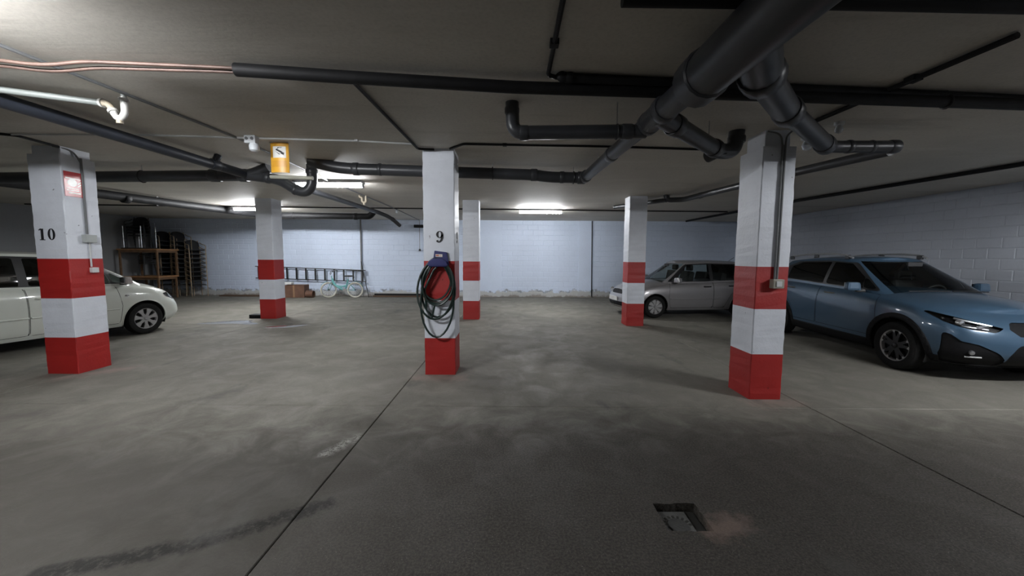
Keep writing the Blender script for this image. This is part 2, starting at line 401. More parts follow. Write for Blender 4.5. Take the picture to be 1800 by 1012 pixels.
def pillar(x0, x1, y0, y1, label, bands, top=CEIL, sleeve=None, capin=.03):
    cx, cy = (x0 + x1) / 2, (y0 + y1) / 2; wx, wy = x1 - x0, y1 - y0
    t = thing('pillar', label, 'pillar', (cx, cy, 0), 0, 'concrete pillars with red and white bands')
    b1, b2, b3 = bands; sl = sleeve or top; rg = random.Random(int(abs(x0 * 100)))
    def chunk(name, z0, z1, m, sx=wx, sy=wy):
        # a slightly uneven rendered block: each face subdivided and jittered along the edges
        n = max(2, int((z1 - z0) / .06)); vs = []; fs = []; c = .008
        base = [(-sx / 2 + c, -sy / 2), (sx / 2 - c, -sy / 2), (sx / 2, -sy / 2 + c), (sx / 2, sy / 2 - c), (sx / 2 - c, sy / 2), (-sx / 2 + c, sy / 2), (-sx / 2, sy / 2 - c), (-sx / 2, -sy / 2 + c)]
        for i in range(n + 1):
            j = 0 if i in (0, n) else .003
            for (x, y) in base: vs.append((x + rg.uniform(-j, j), y + rg.uniform(-j, j), z0 + (z1 - z0) * i / n))
        for i in range(n):
            for k in range(8): fs.append((i * 8 + k, i * 8 + (k + 1) % 8, (i + 1) * 8 + (k + 1) % 8, (i + 1) * 8 + k))
        fs += [tuple(range(8))[::-1], tuple(n * 8 + k for k in range(8))]
        return MB().add(vs, fs).build(name, m, t)
    chunk('red_band', 0, b1, M_red); chunk('white_band', b1, b2, M_white); chunk('red_band', b2, b3, M_red); chunk('shaft', b3, sl, M_white)
    if sl < top: chunk('core', sl, top, M_white, wx - 2 * capin, wy - 2 * capin)
    return t
P10 = pillar(-6.19, -5.77, 4.97, 5.39, 'pillar numbered 10, beside the white car', (.49, 1.01, 1.53), sleeve=2.86)
P9 = pillar(-1.165, -.755, 5.03, 5.44, 'pillar numbered 9, with the green hose hanging on it', (.50, 1.01, 1.53))
PR = pillar(2.69, 3.05, 4.20, 4.62, 'pillar with a grey switch box and surface conduit, before the blue car', (.52, 1.03, 1.50), sleeve=2.79, capin=.045)
PBL = pillar(-6.30, -5.90, 9.45, 9.87, 'far left pillar standing between the puddles, before the ladder', (.49, .98, 1.475))
PBM = pillar(-1.23, -.83, 9.53, 9.93, 'far pillar seen just right of the hose pillar', (.47, .98, 1.46))
PBR = pillar(2.66, 3.06, 8.76, 9.16, 'far right pillar, in front of the silver car nose', (.52, 1.00, 1.48))
# numerals
paint(numeral('1', -.100, 1.845) + numeral('0', .02, 1.845), frame((0, -.2125, 0), (1, 0, 0), (0, 0, 1)), P10)
paint(numeral('9', 0, 1.845), frame((0.01, -.2075, 0), (1, 0, 0), (0, 0, 1)), P9)
paint(numeral('9', 0, 1.845), frame((.2075, 0, 0), (0, 1, 0), (0, 0, 1)), P9)
# fittings on pillar 10
ex = thing('fire_sign', 'red and white fire safety sign high on pillar 10', 'sign', (-5.765, 5.09, 2.50))
MB().box((.003, 0, 0), (.004, .20, .32)).build('plate', mat('sign_red', (.42, .03, .035), .25), ex, bevel=.001)
def disc(cy, cz, ry, rz_, n=18): return [(cy + ry * math.cos(2 * PI * k / n), cz + rz_ * math.sin(2 * PI * k / n)) for k in range(n)]
sw = mat('sign_white', (.75, .74, .70), .25)
paint([disc(-.01, .02, .055, .05), [(-.085, .07), (.09, .065), (.09, .075), (-.085, .085)], [(.05, .0), (.09, .03), (.09, .045), (.05, .015)], [(.05, -.03), (.09, 0), (.09, .012), (.05, -.016)],
       [(-.08, -.06), (.06, -.06), (.06, -.05), (-.08, -.05)], [(-.08, -.085), (.06, -.085), (.06, -.075), (-.08, -.075)], [(-.06, -.12), (.08, -.12), (.08, -.105), (-.06, -.105)]],
      frame((.005, 0, 0), (0, 1, 0), (0, 0, 1)), ex, sw, .001, 'pictogram')
c1 = thing('conduit_run', 'grey conduit with junction box running down pillar 10 to a small socket', 'conduit', (-5.77, 5.2, 0))
MB().tube([(.014, 0, 2.86), (.014, 0, 1.86)], .013, 8).build('conduit', M_conduit, c1)
MB().tube(rounded([(-.05, -.25, 2.95), (-.02, -.06, 2.95), (.014, 0, 2.80)], .08), .011, 8).build('cable', M_conduit, c1)
MB().box((.03, .01, 1.80), (.06, .14, .105)).build('junction_box', mat('box_grey', (.36, .38, .37), .5), c1, bevel=.006)
MB().tube([(.014, .02, 1.75), (.014, .02, 1.42)], .010, 8).build('conduit', M_wconduit, c1)
MB().box((.022, .045, 1.375), (.044, .085, .07)).build('socket', M_wconduit, c1, bevel=.006)
# fittings on the right pillar
c2 = thing('conduit_run', 'pair of grey conduits down the right pillar to a switch box', 'conduit', (2.87, 4.20, 0))
for dx in (0, .028): MB().tube([(.015 + dx, -.013, 2.80), (.015 + dx, -.013, 1.36)], .011, 8).build('conduit', M_conduit, c2)
MB().tube(rounded([(.015, -.013, 2.78), (.0, .0, 2.92), (-.14, .01, 2.95)], .12), .009, 8).build('cable', M_conduit, c2)
MB().tube(rounded([(.043, -.013, 2.78), (.06, .0, 2.90), (.12, .01, 2.95)], .1), .009, 8).build('cable', M_conduit, c2)
sb = MB().box((.03, -.035, 1.315), (.12, .07, .10)).build('switch_box', mat('box_drab', (.30, .29, .24), .5), c2, bevel=.008)
MB().box((.03, -.073, 1.315), (.06, .01, .06)).build('rocker', M_wconduit, sb, bevel=.003)
# hose and its holder on pillar 9
hh = thing('hose_holder', 'blue plastic hose holder fixed to pillar 9', 'hose holder', (-.955, 5.025, 1.46))
M_blue = mat('blue_plastic', (.022, .025, .12), .4)
MB().prism([(-.15, 0), (-.12, .07), (-.075, .11), (-.06, .205), (.10, .185), (.115, .10), (.13, .02), (.11, .0)], frame((0, -.005, 0), (1, 0, 0), (0, 0, 1)), .03).build('back_plate', M_blue, hh, bevel=.006)
MB().prism([(-.12, 0), (-.10, .05), (-.05, .085), (.05, .085), (.10, .05), (.12, 0)], frame((0, -.03, 0), (1, 0, 0), (0, 0, 1)), .115).build('saddle', M_blue, hh, bevel=.008)
MB().prism([(-.13, .015), (-.115, .065), (-.055, .105), (.055, .105), (.115, .065), (.13, .015)], frame((0, -.14, 0), (1, 0, 0), (0, 0, 1)), .012).build('front_lip', M_blue, hh, bevel=.004)
lp = MB().prism([(-.045, .125), (.045, .123), (.045, .158), (-.045, .160)], frame((0, -.038, 0), (1, 0, 0), (0, 0, 1)), .002).build('sticker', mat('sticker', (.68, .64, .58), .4), hh)
paint([[(-.04, .135), (.0, .135), (.0, .152), (-.04, .152)], [(.006, .138), (.03, .138), (.03, .143), (.006, .143)]], frame((0, -.0405, 0), (1, 0, 0), (0, 0, 1)), lp, mat('sticker_red', (.5, .12, .06), .4), .001, 'print')
hz = []; rg = random.Random(4)
loops = [(.195, .98, .00), (.19, 1.02, -.012), (.20, .955, .012), (.205, .97, .015), (.235, .77, -.02), (.22, .79, .01), (.215, .53, 0)]
for k, (rx, zb, cxo) in enumerate(loops):
    yo = -.055 - .082 * ((k * 3) % 7) / 7.0
    for i in range(28):
        a = PI / 2 + 2 * PI * i / 28.0; top = 1.535 + .02 * ((k * 2) % 3); c = (top + zb) / 2; rz_ = (top - zb) / 2
        sx = math.cos(a); sz = math.sin(a); ww = rx * (.78 + .22 * (1 - sz) / 2 + .12 * (1 - sz * sz))
        if sz > .55: ww *= 1 - .25 * (sz - .55)
        hz.append(Vector((-.955 + cxo - .012 * k * 0 + sx * ww - .015 * (1 - sz), 5.025 + yo + (.02 if sz < 0 else 0) * 0, c + rz_ * sz)))
sm = []
for i in range(len(hz)):
    a = hz[max(0, i - 1)]; b = hz[i]; c = hz[min(len(hz) - 1, i + 1)]; sm.append((a + b * 2 + c) / 4)
tail = [sm[-1] + Vector((-.10, .0, -.10)), sm[-1] + Vector((-.22, .01, -.35)), sm[-1] + Vector((-.20, .01, -.62)), sm[-1] + Vector((-.13, .01, -.72)), sm[-1] + Vector((-.09, .01, -.55))]
hs = MB().tube(sm + tail, .0135, 8).build('garden_hose', mat('green_hose', (.007, .020, .016), .4))
tag(hs, 'dark green hose coiled in long loops on the blue holder', 'hose')

# ------------------------------------------------------------------ pipes
def pipe(name, label, cat, runs, m, collars=(), hangers=(), seg=16, caps=()):
    """runs: (part name, path, radius[, bend]); collars: (point, direction, radius, length); hangers: points up to the ceiling"""
    t = thing(name, label, cat, runs[0][1][0])
    o = Vector(runs[0][1][0]); L = lambda p: Vector(p) - o
    for r in runs: MB().tube(rounded([L(p) for p in r[1]], r[3] if len(r) > 3 else .1), r[2], seg).build(r[0], m, t)
    for (p, d, r, ln) in collars:
        d = Vector(d).normalized(); p = L(p)
        MB().tube([p - d * ln / 2, p - d * (ln / 2 - .012), p + d * (ln / 2 - .012), p + d * ln / 2], [r * .93, r, r, r * .93], seg).build('collar', m, t)
    for (p, r) in hangers:
        q = L(p); hg = MB().tube([q + Vector((0, 0, r)), (q.x, q.y, CEIL - o.z)], .005, 6).build('hanger_rod', M_steel, t)
        MB().tube([q + Vector((0, r * math.cos(a), r * math.sin(a))) for a in [2 * PI * k / 16 for k in range(16)]], .008, 6, closed=True).build('strap', M_black, hg)
    return t
# main drain coming from above the camera towards the far wall
pipe('drain_pipe', 'thick dark grey drain pipe running overhead from the near ceiling, narrowing in steps', 'pipe',
     [('wide_section', [(1.24, .4, 2.73), (1.22, 2.62, 2.755)], .145), ('middle_section', [(1.225, 2.5, 2.76), (1.19, 3.5, 2.77)], .095), ('narrow_section', [(1.19, 3.4, 2.77), (1.10, 5.98, 2.80)], .074)],
     M_gpipe, [((1.22, 2.57, 2.755), (0, 1, 0), .160, .18), ((1.20, 3.12, 2.768), (0, 1, 0), .108, .10), ((1.195, 3.46, 2.77), (0, 1, 0), .100, .10), ((1.15, 4.55, 2.785), (0, 1, 0), .084, .12), ((1.10, 5.85, 2.80), (0, 1, 0), .09, .14)],
     [((1.13, 5.2, 2.79), .07), ((1.235, 1.2, 2.74), .15)])
pipe('drain_pipe', 'dark grey drain pipe crossing behind pillar 9 to the far end of the overhead drain', 'pipe',
     [('run', [(1.10, 5.96, 2.80), (.55, 5.92, 2.80), (.30, 5.86, 2.82), (-2.35, 5.72, 2.86), (-2.62, 5.70, 2.88), (-2.95, 5.66, 2.965)], .083, .15)],
     M_gpipe, [((1.05, 5.955, 2.80), (1, 0, 0), .095, .12), ((.32, 5.87, 2.82), (1, .02, 0), .092, .10), ((-2.30, 5.72, 2.858), (1, 0, 0), .094, .09), ((-1.95, 5.735, 2.856), (1, 0, 0), .09, .05), ((.75, 5.93, 2.80), (1, 0, 0), .09, .07)],
     [((.93, 5.95, 2.80), .09), ((-.3, 5.82, 2.83), .09)])
pipe('drain_pipe', 'dark grey drain branch with an elbow up into the ceiling, left of the overhead drain', 'pipe',
     [('run', [(1.19, 3.52, 2.72), (.00, 3.52, 2.70), (-.01, 3.54, 2.98)], .060, .10)],
     M_gpipe, [((.10, 3.52, 2.70), (1, 0, 0), .066, .08), ((1.02, 3.52, 2.716), (1, 0, 0), .068, .10), ((-.01, 3.54, 2.90), (0, 0, 1), .066, .06)], [((.93, 3.52, 2.715), .062)])
pipe('drain_pipe', 'wide dark grey wye branch dropping right from the overhead drain to the capped end', 'pipe',
     [('wide_section', [(1.23, 2.05, 2.76), (1.62, 2.58, 2.76)], .118), ('middle_section', [(1.55, 2.50, 2.76), (2.20, 3.16, 2.755)], .098), ('narrow_section', [(2.1, 3.06, 2.755), (3.22, 4.02, 2.745)], .080), ('end_run', [(3.12, 3.93, 2.745), (3.30, 4.05, 2.745), (3.98, 4.05, 2.75)], .06, .12)],
     M_gpipe, [((1.58, 2.53, 2.76), (1, 1.05, 0), .134, .14), ((2.18, 3.13, 2.755), (1, 1, 0), .110, .16), ((3.16, 3.97, 2.745), (1, .9, 0), .092, .16), ((3.47, 4.05, 2.747), (1, 0, 0), .068, .05), ((3.70, 4.05, 2.748), (1, 0, 0), .066, .04), ((3.93, 4.05, 2.75), (1, 0, 0), .068, .09)], [])
pipe('drain_pipe', 'dark grey drain branch right of the overhead drain, ending in an upturned elbow', 'pipe',
     [('run', [(1.19, 3.22, 2.75), (2.22, 4.20, 2.73), (2.42, 4.28, 2.76), (2.44, 4.28, 2.98)], .080, .10), ('stub', [(2.22, 4.12, 2.74), (2.14, 4.30, 2.70)], .064)],
     M_gpipe, [((1.42, 3.44, 2.745), (1, .95, 0), .094, .12), ((2.10, 4.08, 2.733), (1, .95, 0), .092, .10), ((2.44, 4.28, 2.88), (0, 0, 1), .090, .07)], [((1.98, 3.97, 2.735), .07)])
pipe('drain_pipe', 'glossy dark pipe passing behind the right pillar towards the far right ceiling', 'pipe',
     [('run', [(3.97, 4.12, 2.73), (3.86, 5.2, 2.76), (3.75, 8.25, 2.85), (3.70, 8.45, 2.85), (3.45, 8.6, 2.86), (3.40, 8.62, 2.98)], .055, .12), ('side_run', [(3.42, 8.6, 2.86), (2.75, 10.4, 2.93)], .05)],
     M_gpipe, [((3.78, 7.8, 2.838), (-.04, 1, .03), .062, .10), ((3.42, 8.6, 2.92), (0, 0, 1), .062, .08)], [((3.82, 6.3, 2.80), .055)])
# left group
pipe('drain_pipe', 'dark drain pipe running along the left ceiling behind pillar 10', 'pipe',
     [('run', [(-13.9, 6.55, 2.78), (-4.35, 5.95, 2.80), (-4.0, 5.93, 2.80), (-3.72, 5.95, 2.92)], .085, .12)],
     M_gpipe, [((-4.55, 5.96, 2.80), (1, 0, 0), .097, .16), ((-4.1, 5.93, 2.80), (1, 0, 0), .098, .12), ((-9.5, 6.27, 2.79), (1, 0, 0), .095, .10)], [((-5.75, 6.04, 2.795), .09), ((-8.4, 6.2, 2.79), .09)])
pipe('drain_pipe', 'blue-black drain pipe slanting over the left lane into the pipe behind pillar 10', 'pipe',
     [('run', [(-4.40, 1.2, 2.90), (-4.22, 3.7, 2.855), (-4.05, 5.85, 2.81)], .062), ('inlet', [(-4.10, 5.35, 2.83), (-4.05, 5.38, 2.965)], .045)],
     mat('blue_black_pipe', (.022, .026, .036), .4, var=.25), [((-4.09, 5.35, 2.825), (.03, 1, 0), .072, .14)], [])
pipe('trap_pipe', 'dark U-shaped pipe trap hanging beside the lit tube under the yellow sign', 'pipe',
     [('run', [(-4.02, 5.93, 2.80), (-3.55, 5.92, 2.74), (-3.28, 5.91, 2.57), (-3.14, 5.91, 2.55), (-3.05, 5.91, 2.66), (-3.05, 5.91, 2.96)], .075, .14)],
     M_gpipe, [((-3.72, 5.92, 2.765), (1, 0, -.15), .086, .07), ((-3.05, 5.91, 2.86), (0, 0, 1), .085, .07), ((-3.30, 5.91, 2.585), (1, 0, -.6), .083, .05)], [])
pipe('drain_pipe', 'dark pipe along the far left ceiling that turns right along the far wall', 'pipe',
     [('run', [(-8.75, 5.6, 2.80), (-8.35, 10.3, 2.86), (-7.95, 12.35, 2.86), (-4.55, 12.3, 2.83), (-4.42, 12.3, 2.98)], .095, .2)],
     M_bpipe, [((-8.5, 8.5, 2.81), (.08, 1, 0), .104, .12), ((-5.0, 12.31, 2.83), (1, 0, 0), .106, .12)], [((-8.44, 9.2, 2.845), .1), ((-7.0, 12.34, 2.85), .1)], 14)
pipe('drain_pipe', 'dark grey pipe slanting to the far wall and bending down, beside the small brass trap', 'pipe',
     [('run', [(-3.98, 6.9, 2.86), (-3.86, 10.9, 2.83), (-3.60, 11.35, 2.72), (-3.42, 11.7, 2.50)], .055, .2)],
     M_gpipe, [((-3.55, 11.45, 2.66), (.3, .5, -.3), .062, .10)], [], 12)
# dark overhead line with copper pipes
pipe('black_pipe', 'long black pipe crossing the whole near ceiling behind the thick drain', 'pipe',
     [('run', [(-2.0, 2.865, 2.925), (-1.2, 2.93, 2.905), (0, 3.03, 2.885), (1.24, 3.10, 2.885), (6.5, 3.42, 2.875), (8.9, 3.5, 2.87)], .045)], M_bpipe,
     [], [((3.55, 3.24, 2.88), .05)])
pipe('black_pipe', 'second black pipe beside the long one, starting at the bracket near the thin ceiling pipe', 'pipe',
     [('run', [(.35, 2.98, 2.965), (.36, 2.98, 2.935), (1.3, 3.06, 2.935), (6.5, 3.50, 2.93), (8.9, 3.62, 2.93)], .034)], M_bpipe, [((.42, 2.98, 2.935), (1, 0, 0), .04, .05)], [])
pipe('black_pipe', 'black pipe across the top edge of the picture, right of the thick drain', 'pipe',
     [('run', [(.55, 2.04, 2.90), (1.5, 2.04, 2.895), (4.5, 2.10, 2.89), (8.9, 2.3, 2.88)], .04)], M_bpipe, [], [])
for k, (dy, dz, lab) in enumerate(((0, .0, 'upper copper pipe of the pair crossing the near left ceiling'), (.065, -.012, 'lower copper pipe of the pair crossing the near left ceiling'))):
    pipe('copper_pipe', lab, 'pipe', [('run', [(-13.5, 2.62 + dy, 2.93 + dz), (-3.62, 2.74 + dy, 2.93 + dz), (-3.36, 2.76 + dy, 2.905 + dz), (-3.22, 2.77 + dy, 2.905 + dz), (-3.0, 2.78 + dy, 2.935 + dz), (-2.2, 2.845 + dy * .6, 2.935 + dz), (-1.5, 2.895 + dy * .4, 2.925 + dz)], .013, .12)],
         M_copper, [], [], 10)
def conduit(label, path, r, m=None, clips=(), bend=.04):
    t = thing('conduit', label, 'conduit', path[0]); o = Vector(path[0])
    MB().tube(rounded([Vector(p) - o for p in path], bend), r, 8).build('tube', m or M_bpipe, t)
    for p in clips: MB().box(Vector(p) - o + Vector((0, 0, .006)), (r * 3.6, r * 3.6, r * 2 + .012)).build('clip', m or M_bpipe, t, bevel=.003)
    return t
conduit('thin black conduit on the near ceiling dropping to the start of the second black pipe', [(.22, .6, 2.95), (.26, 2.1, 2.95), (.26, 2.98, 2.95), (.36, 3.0, 2.94)], .016, None, [(.26, 2.55, 2.95)])
conduit('thin black conduit from the long black pipe to the top of pillar 9', [(-1.25, 2.98, 2.945), (-1.20, 4.95, 2.945), (-1.0, 4.98, 2.945)], .015)
conduit('thin dark conduit slanting to the far right, crossing above the black pipes', [(3.04, 2.42, 2.945), (2.98, 3.94, 2.945)], .021, None, [(3.02, 3.0, 2.95)])
conduit('long grey conduit running back along the left ceiling past the white trap', [(-3.40, .8, 2.955), (-3.36, 2.6, 2.955), (-3.30, 3.4, 2.955), (-3.22, 4.6, 2.955), (-3.37, 7.0, 2.955), (-3.42, 11.3, 2.955), (-3.58, 14.8, 2.955)], .013, M_conduit)
conduit('pale cable conduit crossing the ceiling from pillar 10 to pillar 9', [(-5.75, 4.50, 2.955), (-4.24, 4.49, 2.955), (-3.1, 4.58, 2.955), (-1.9, 4.66, 2.955), (-1.2, 4.78, 2.955), (-1.2, 5.0, 2.955)], .011, M_wconduit, [(-1.86, 4.665, 2.955)])
conduit('dark conduit crossing the left ceiling towards pillar 10', [(-13.5, 4.3, 2.955), (-5.9, 4.47, 2.955), (-5.75, 4.55, 2.955), (-5.80, 5.0, 2.955)], .014)
conduit('dark conduit crossing the ceiling from pillar 9 to the right pillar', [(-.8, 4.98, 2.955), (-.6, 4.77, 2.955), (1.2, 4.84, 2.955), (2.7, 4.97, 2.955)], .014, None, [(-.1, 4.80, 2.955)])
conduit('dark conduit along the far ceiling feeding the far tube lamps', [(-13.5, 10.7, 2.955), (-6.5, 11.05, 2.955), (-.8, 11.25, 2.955), (3.4, 11.42, 2.955), (6.4, 11.5, 2.955)], .018)
conduit('dark cable running along the ceiling near the right wall', [(7.6, 1.0, 2.93), (7.15, 5.5, 2.93), (6.65, 9.0, 2.93), (6.45, 14.3, 2.93)], .035)
conduit('grey drain stack down the far wall above the ladder end', [(-5.83, 14.79, 2.96), (-5.85, 14.79, .1)], .028, M_conduit)
conduit('thin dark stack down the far wall right of the far lamp', [(3.06, 14.79, 2.96), (3.10, 14.79, .05)], .016)
# white traps
wt = thing('trap_pipe', 'white plastic U trap under the near left ceiling with a pale pipe', 'pipe', (-3.36, 3.40, CEIL))
MB().tube([(-7.0, -2.62, -.075), (-.71, -.24, -.075), (-.18, 0, -.078)], .026, 12).build('pale_pipe', M_palepvc, wt)
MB().tube(rounded([(-.2, 0, -.078), (-.125, 0, -.082), (-.085, 0, -.15)], .05), .026, 12).build('elbow', M_dirtpvc, wt)
MB().tube(rounded([(-.085, 0, -.125), (-.085, 0, -.165), (-.055, 0, -.205), (-.02, 0, -.205), (.012, 0, -.165), (.012, 0, -.03)], .05), .025, 12).build('trap_bend', M_wpvc, wt)
MB().tube([(-.185, 0, -.078), (-.165, 0, -.079)], .038, 12).build('nut', M_wpvc, wt)
MB().tube([(-.095, 0, -.135), (-.085, 0, -.155)], .036, 12).build('nut', M_wpvc, wt)
MB().tube([(.012, 0, -.065), (.012, 0, -.045)], .036, 12).build('nut', M_wpvc, wt)
MB().tube([(.012, 0, -.05), (.012, 0, -.001)], .02, 12).build('stub', M_palepvc, wt)
MB().tube([(-.037, 0, -.22), (-.037, 0, -.25)], .024, 12).build('cleaning_cap', M_dirtpvc, wt)
bt = thing('trap_pipe', 'small brass-coloured U trap on the ceiling right of the lit tube', 'pipe', (-3.42, 8.9, CEIL))
MB().tube(rounded([(-.10, 0, -.002), (-.10, 0, -.04), (-.045, 0, -.05), (-.045, 0, -.16), (.045, 0, -.16), (.045, 0, -.002)], .05), .022, 10).build('bend', M_dirtpvc, bt)
MB().tube([(0, 0, -.16), (0, 0, -.215)], .022, 10).build('cleaning_cap', M_dirtpvc, bt)
pp = MB().tube([(-3.62, 5.82, 2.76), (-2.98, 5.80, 2.74)], .028, 12).build('pale_pipe', mat('cream_pvc', (.55, .55, .46), .4)); tag(pp, 'short cream pipe just below the yellow camera sign', 'pipe')
# white ceiling fittings
def emergency(x, y, label):
    t = thing('emergency_lamp', label, 'lamp', (x, y, CEIL))
    MB().box((0, 0, -.045), (.13, .09, .09)).build('body', mat('lamp_white', (.58, .60, .62), .4), t, bevel=.012)
    for s_ in (-.032, .032): MB().tube([(s_, -.044, -.04), (s_, -.052, -.04)], .018, 10).build('lens', M_conduit, t)
    MB().lathe([(0.001, 0), (.045, 0), (.055, -.03), (.05, -.075), (.03, -.09), (.001, -.092)], 14, Matrix.Translation((.025, 0, -.088))).build('globe', mat('globe_white', (.62, .65, .68), .2), t)
    return t
emergency(-3.03, 4.55, 'white twin-lens emergency lamp on the ceiling left of the yellow sign')
def rose(x, y, label, s=1.0):
    t = thing('ceiling_fitting', label, 'fitting', (x, y, CEIL))
    MB().lathe([(.001, 0), (.05 * s, 0), (.05 * s, -.03 * s), (.03 * s, -.04 * s), (.001, -.04 * s)], 14).build('base', mat('lamp_white', (.58, .60, .62)), t)
    MB().lathe([(.001, -.035 * s), (.028 * s, -.04 * s), (.042 * s, -.085 * s), (.03 * s, -.115 * s), (.001, -.125 * s)], 14).build('globe', mat('globe_white', (.62, .65, .68)), t)
rose(3.32, 4.42, 'small white globe fitting on the ceiling beside the right pillar', 1.3)
rose(-3.45, 11.5, 'small white fitting on the far ceiling left of pillar 9')
rose(-9.2, 9.6, 'small white fitting on the ceiling above the stacked tables')
rose(3.30, 3.98, 'white cap on the ceiling above the capped drain end', .9)
# camera warning sign
ys = thing('camera_sign', 'yellow sign with a camera pictogram hanging from the ceiling', 'sign', (-2.86, 4.80, CEIL))
n = 8; Rr = .22; arc = [(-.112 + .224 * i / n) for i in range(n + 1)]
cv = lambda x: -math.sqrt(max(0, Rr * Rr - x * x)) + math.sqrt(Rr * Rr - .112 ** 2)
mb = MB()
def curved(x0, x1, z0, z1, off, th, mb, n=10):
    vs = []; fs = []
    for i in range(n + 1):
        x = x0 + (x1 - x0) * i / n
        for (q, z) in ((off, z0), (off, z1), (off + th, z1), (off + th, z0)): vs.append((x, cv(x) - q, z))
    for i in range(n):
        for k in range(4): fs.append((i * 4 + k, i * 4 + (k + 1) % 4, i * 4 + 4 + (k + 1) % 4, i * 4 + 4 + k))
    fs += [(0, 1, 2, 3), tuple(n * 4 + k for k in (3, 2, 1, 0))]; mb.add(vs, fs); return mb
curved(-.112, .112, -.365, -.01, 0, .004, mb).build('panel', mat('sign_yellow', (.70, .36, .035), .35), ys, smooth=True)
curved(-.07, .085, -.19, -.055, .004, .0015, MB()).build('white_field', mat('sign_white', (.75, .74, .70)), ys, smooth=True)
curved(-.085, .09, -.30, -.225, .004, .0012, MB()).build('lower_field', mat('sign_amber', (.62, .30, .03), .35), ys, smooth=True)
pict = MB(); FM = frame((0, cv(0) - .007, 0), (1, 0, 0), (0, 0, 1))
for q in ([(-.03, -.10), (.035, -.135), (.05, -.118), (-.018, -.083)], [(.03, -.142), (.062, -.158), (.066, -.130), (.046, -.122)], [(-.036, -.112), (-.024, -.118), (.026, -.150), (.014, -.153)], [(-.01, -.083), (.0, -.083), (.01, -.072), (.045, -.072), (.045, -.067), (.0, -.067)]): pict.prism(q, FM, .0015)
pict.build('camera_pictogram', M_num, ys)
MB().box((0, 0, -.006), (.23, .03, .012)).build('bracket', M_steel, ys)

# ------------------------------------------------------------------ floor drain
dr = thing('floor_drain', 'square floor drain pit with a round slotted grate, in the near lane', 'drain', (1.06, 2.235, -.058))
dc = mat('drain_iron', (.045, .045, .043), .6, bump=.3); x0, x1, y0, y1 = PIT
MB().box((0, 0, .002), (.25, .23, .004)).build('pit_bottom', M_joint, dr)
g0 = mat('drain_grate', (.115, .115, .11), .6, var=.3, bump=.3)
MB().box((-.03, .0, .008), (.185, .215, .012)).build('frame_plate', g0, dr, bevel=.003)
MB().lathe([(.001, .022), (.06, .022), (.065, .016), (.065, .012)], 24, Matrix.Translation((-.03, -.025, 0))).build('grate', mat('drain_iron', (.045, .045, .043)), dr)
for k in range(9):
    a = math.radians(10 + 20 * k); MB().box((-.03 + .082 * math.cos(a), -.025 + .082 * math.sin(a), .0145), (.02, .014, .003), rz=a).build('slot', M_joint, dr)
# ------------------------------------------------------------------ puddles
k = NB('water'); k.b.inputs['Base Color'].default_value = (.36, .375, .40, 1); k.b.inputs['Roughness'].default_value = .03; k.b.inputs['IOR'].default_value = 1.45; k.b.inputs['Specular IOR Level'].default_value = 1.0  # pale base colour stands in for the reflected white wall
def puddle(pts, label):
    pts = [Vector((x, y, 0)) for x, y in pts]; n = len(pts); out = []
    for i in range(n):
        p0, p1, p2, p3 = (pts[(i + j - 1) % n] for j in range(4))
        for q in range(5):
            t = q / 5; out.append(.5 * ((2 * p1) + (p2 - p0) * t + (2 * p0 - 5 * p1 + 4 * p2 - p3) * t * t + (3 * p1 - p0 - 3 * p2 + p3) * t ** 3))
    c = sum(out, Vector()) / len(out); mb = MB(); mb.add([(p.x, p.y, .0005) for p in out] + [(c.x + (p.x - c.x) * .97, c.y + (p.y - c.y) * .97, .003) for p in out],
        [(i, (i + 1) % len(out), len(out) + (i + 1) % len(out), len(out) + i) for i in range(len(out))] + [tuple(range(len(out), 2 * len(out)))])
    tag(mb.build('puddle', k.m, smooth=True), label, 'puddle')
puddle([(-7.3, 8.72), (-6.9, 8.66), (-6.4, 8.72), (-6.0, 8.62), (-5.93, 8.8), (-6.25, 9.02), (-6.3, 9.2), (-6.8, 9.12)], 'long pale puddle on the floor left of the far left pillar')
puddle([(-5.45, 8.25), (-5.0, 8.28), (-4.75, 8.48), (-4.72, 8.68), (-5.05, 8.58), (-5.35, 8.45)], 'small puddle on the floor right of the far left pillar')

# ------------------------------------------------------------------ cars
def pchip(xs, ys):
    xs = np.array(xs, float); ys = np.array(ys, float)
    if xs[0] > xs[-1]: xs, ys = xs[::-1], ys[::-1]
    h = np.diff(xs); d = np.diff(ys) / h; m = np.zeros(len(xs)); m[0], m[-1] = d[0], d[-1]
    for i in range(1, len(xs) - 1):
        if d[i - 1] * d[i] > 0:
            w1, w2 = 2 * h[i] + h[i - 1], h[i] + 2 * h[i - 1]; m[i] = (w1 + w2) / (w1 / d[i - 1] + w2 / d[i])
    def f(x):
        x = np.clip(x, xs[0], xs[-1]); i = np.clip(np.searchsorted(xs, x) - 1, 0, len(xs) - 2); t = (x - xs[i]) / h[i]
        return (1 + 2 * t) * (1 - t) ** 2 * ys[i] + t * (1 - t) ** 2 * h[i] * m[i] + t * t * (3 - 2 * t) * ys[i + 1] + t * t * (t - 1) * h[i] * m[i + 1]
    return f
def catmull(pts, n):
    """n points along a Catmull-Rom curve, evenly spaced by chord"""
    P = np.array(pts, float); P = np.vstack([2 * P[0] - P[1], P, 2 * P[-1] - P[-2]]); out = []
    for i in range(1, len(P) - 2):
        for q in range(12):
            t = q / 12; out.append(.5 * (2 * P[i] + (P[i + 1] - P[i - 1]) * t + (2 * P[i - 1] - 5 * P[i] + 4 * P[i + 1] - P[i + 2]) * t * t + (3 * P[i] - P[i - 1] - 3 * P[i + 1] + P[i + 2]) * t ** 3))
    out.append(P[-2]); out = np.array(out); s = np.concatenate([[0], np.cumsum(np.linalg.norm(np.diff(out, axis=0), axis=1))])
    q = np.linspace(0, s[-1], n); return np.stack([np.interp(q, s, out[:, 0]), np.interp(q, s, out[:, 1])], 1), q
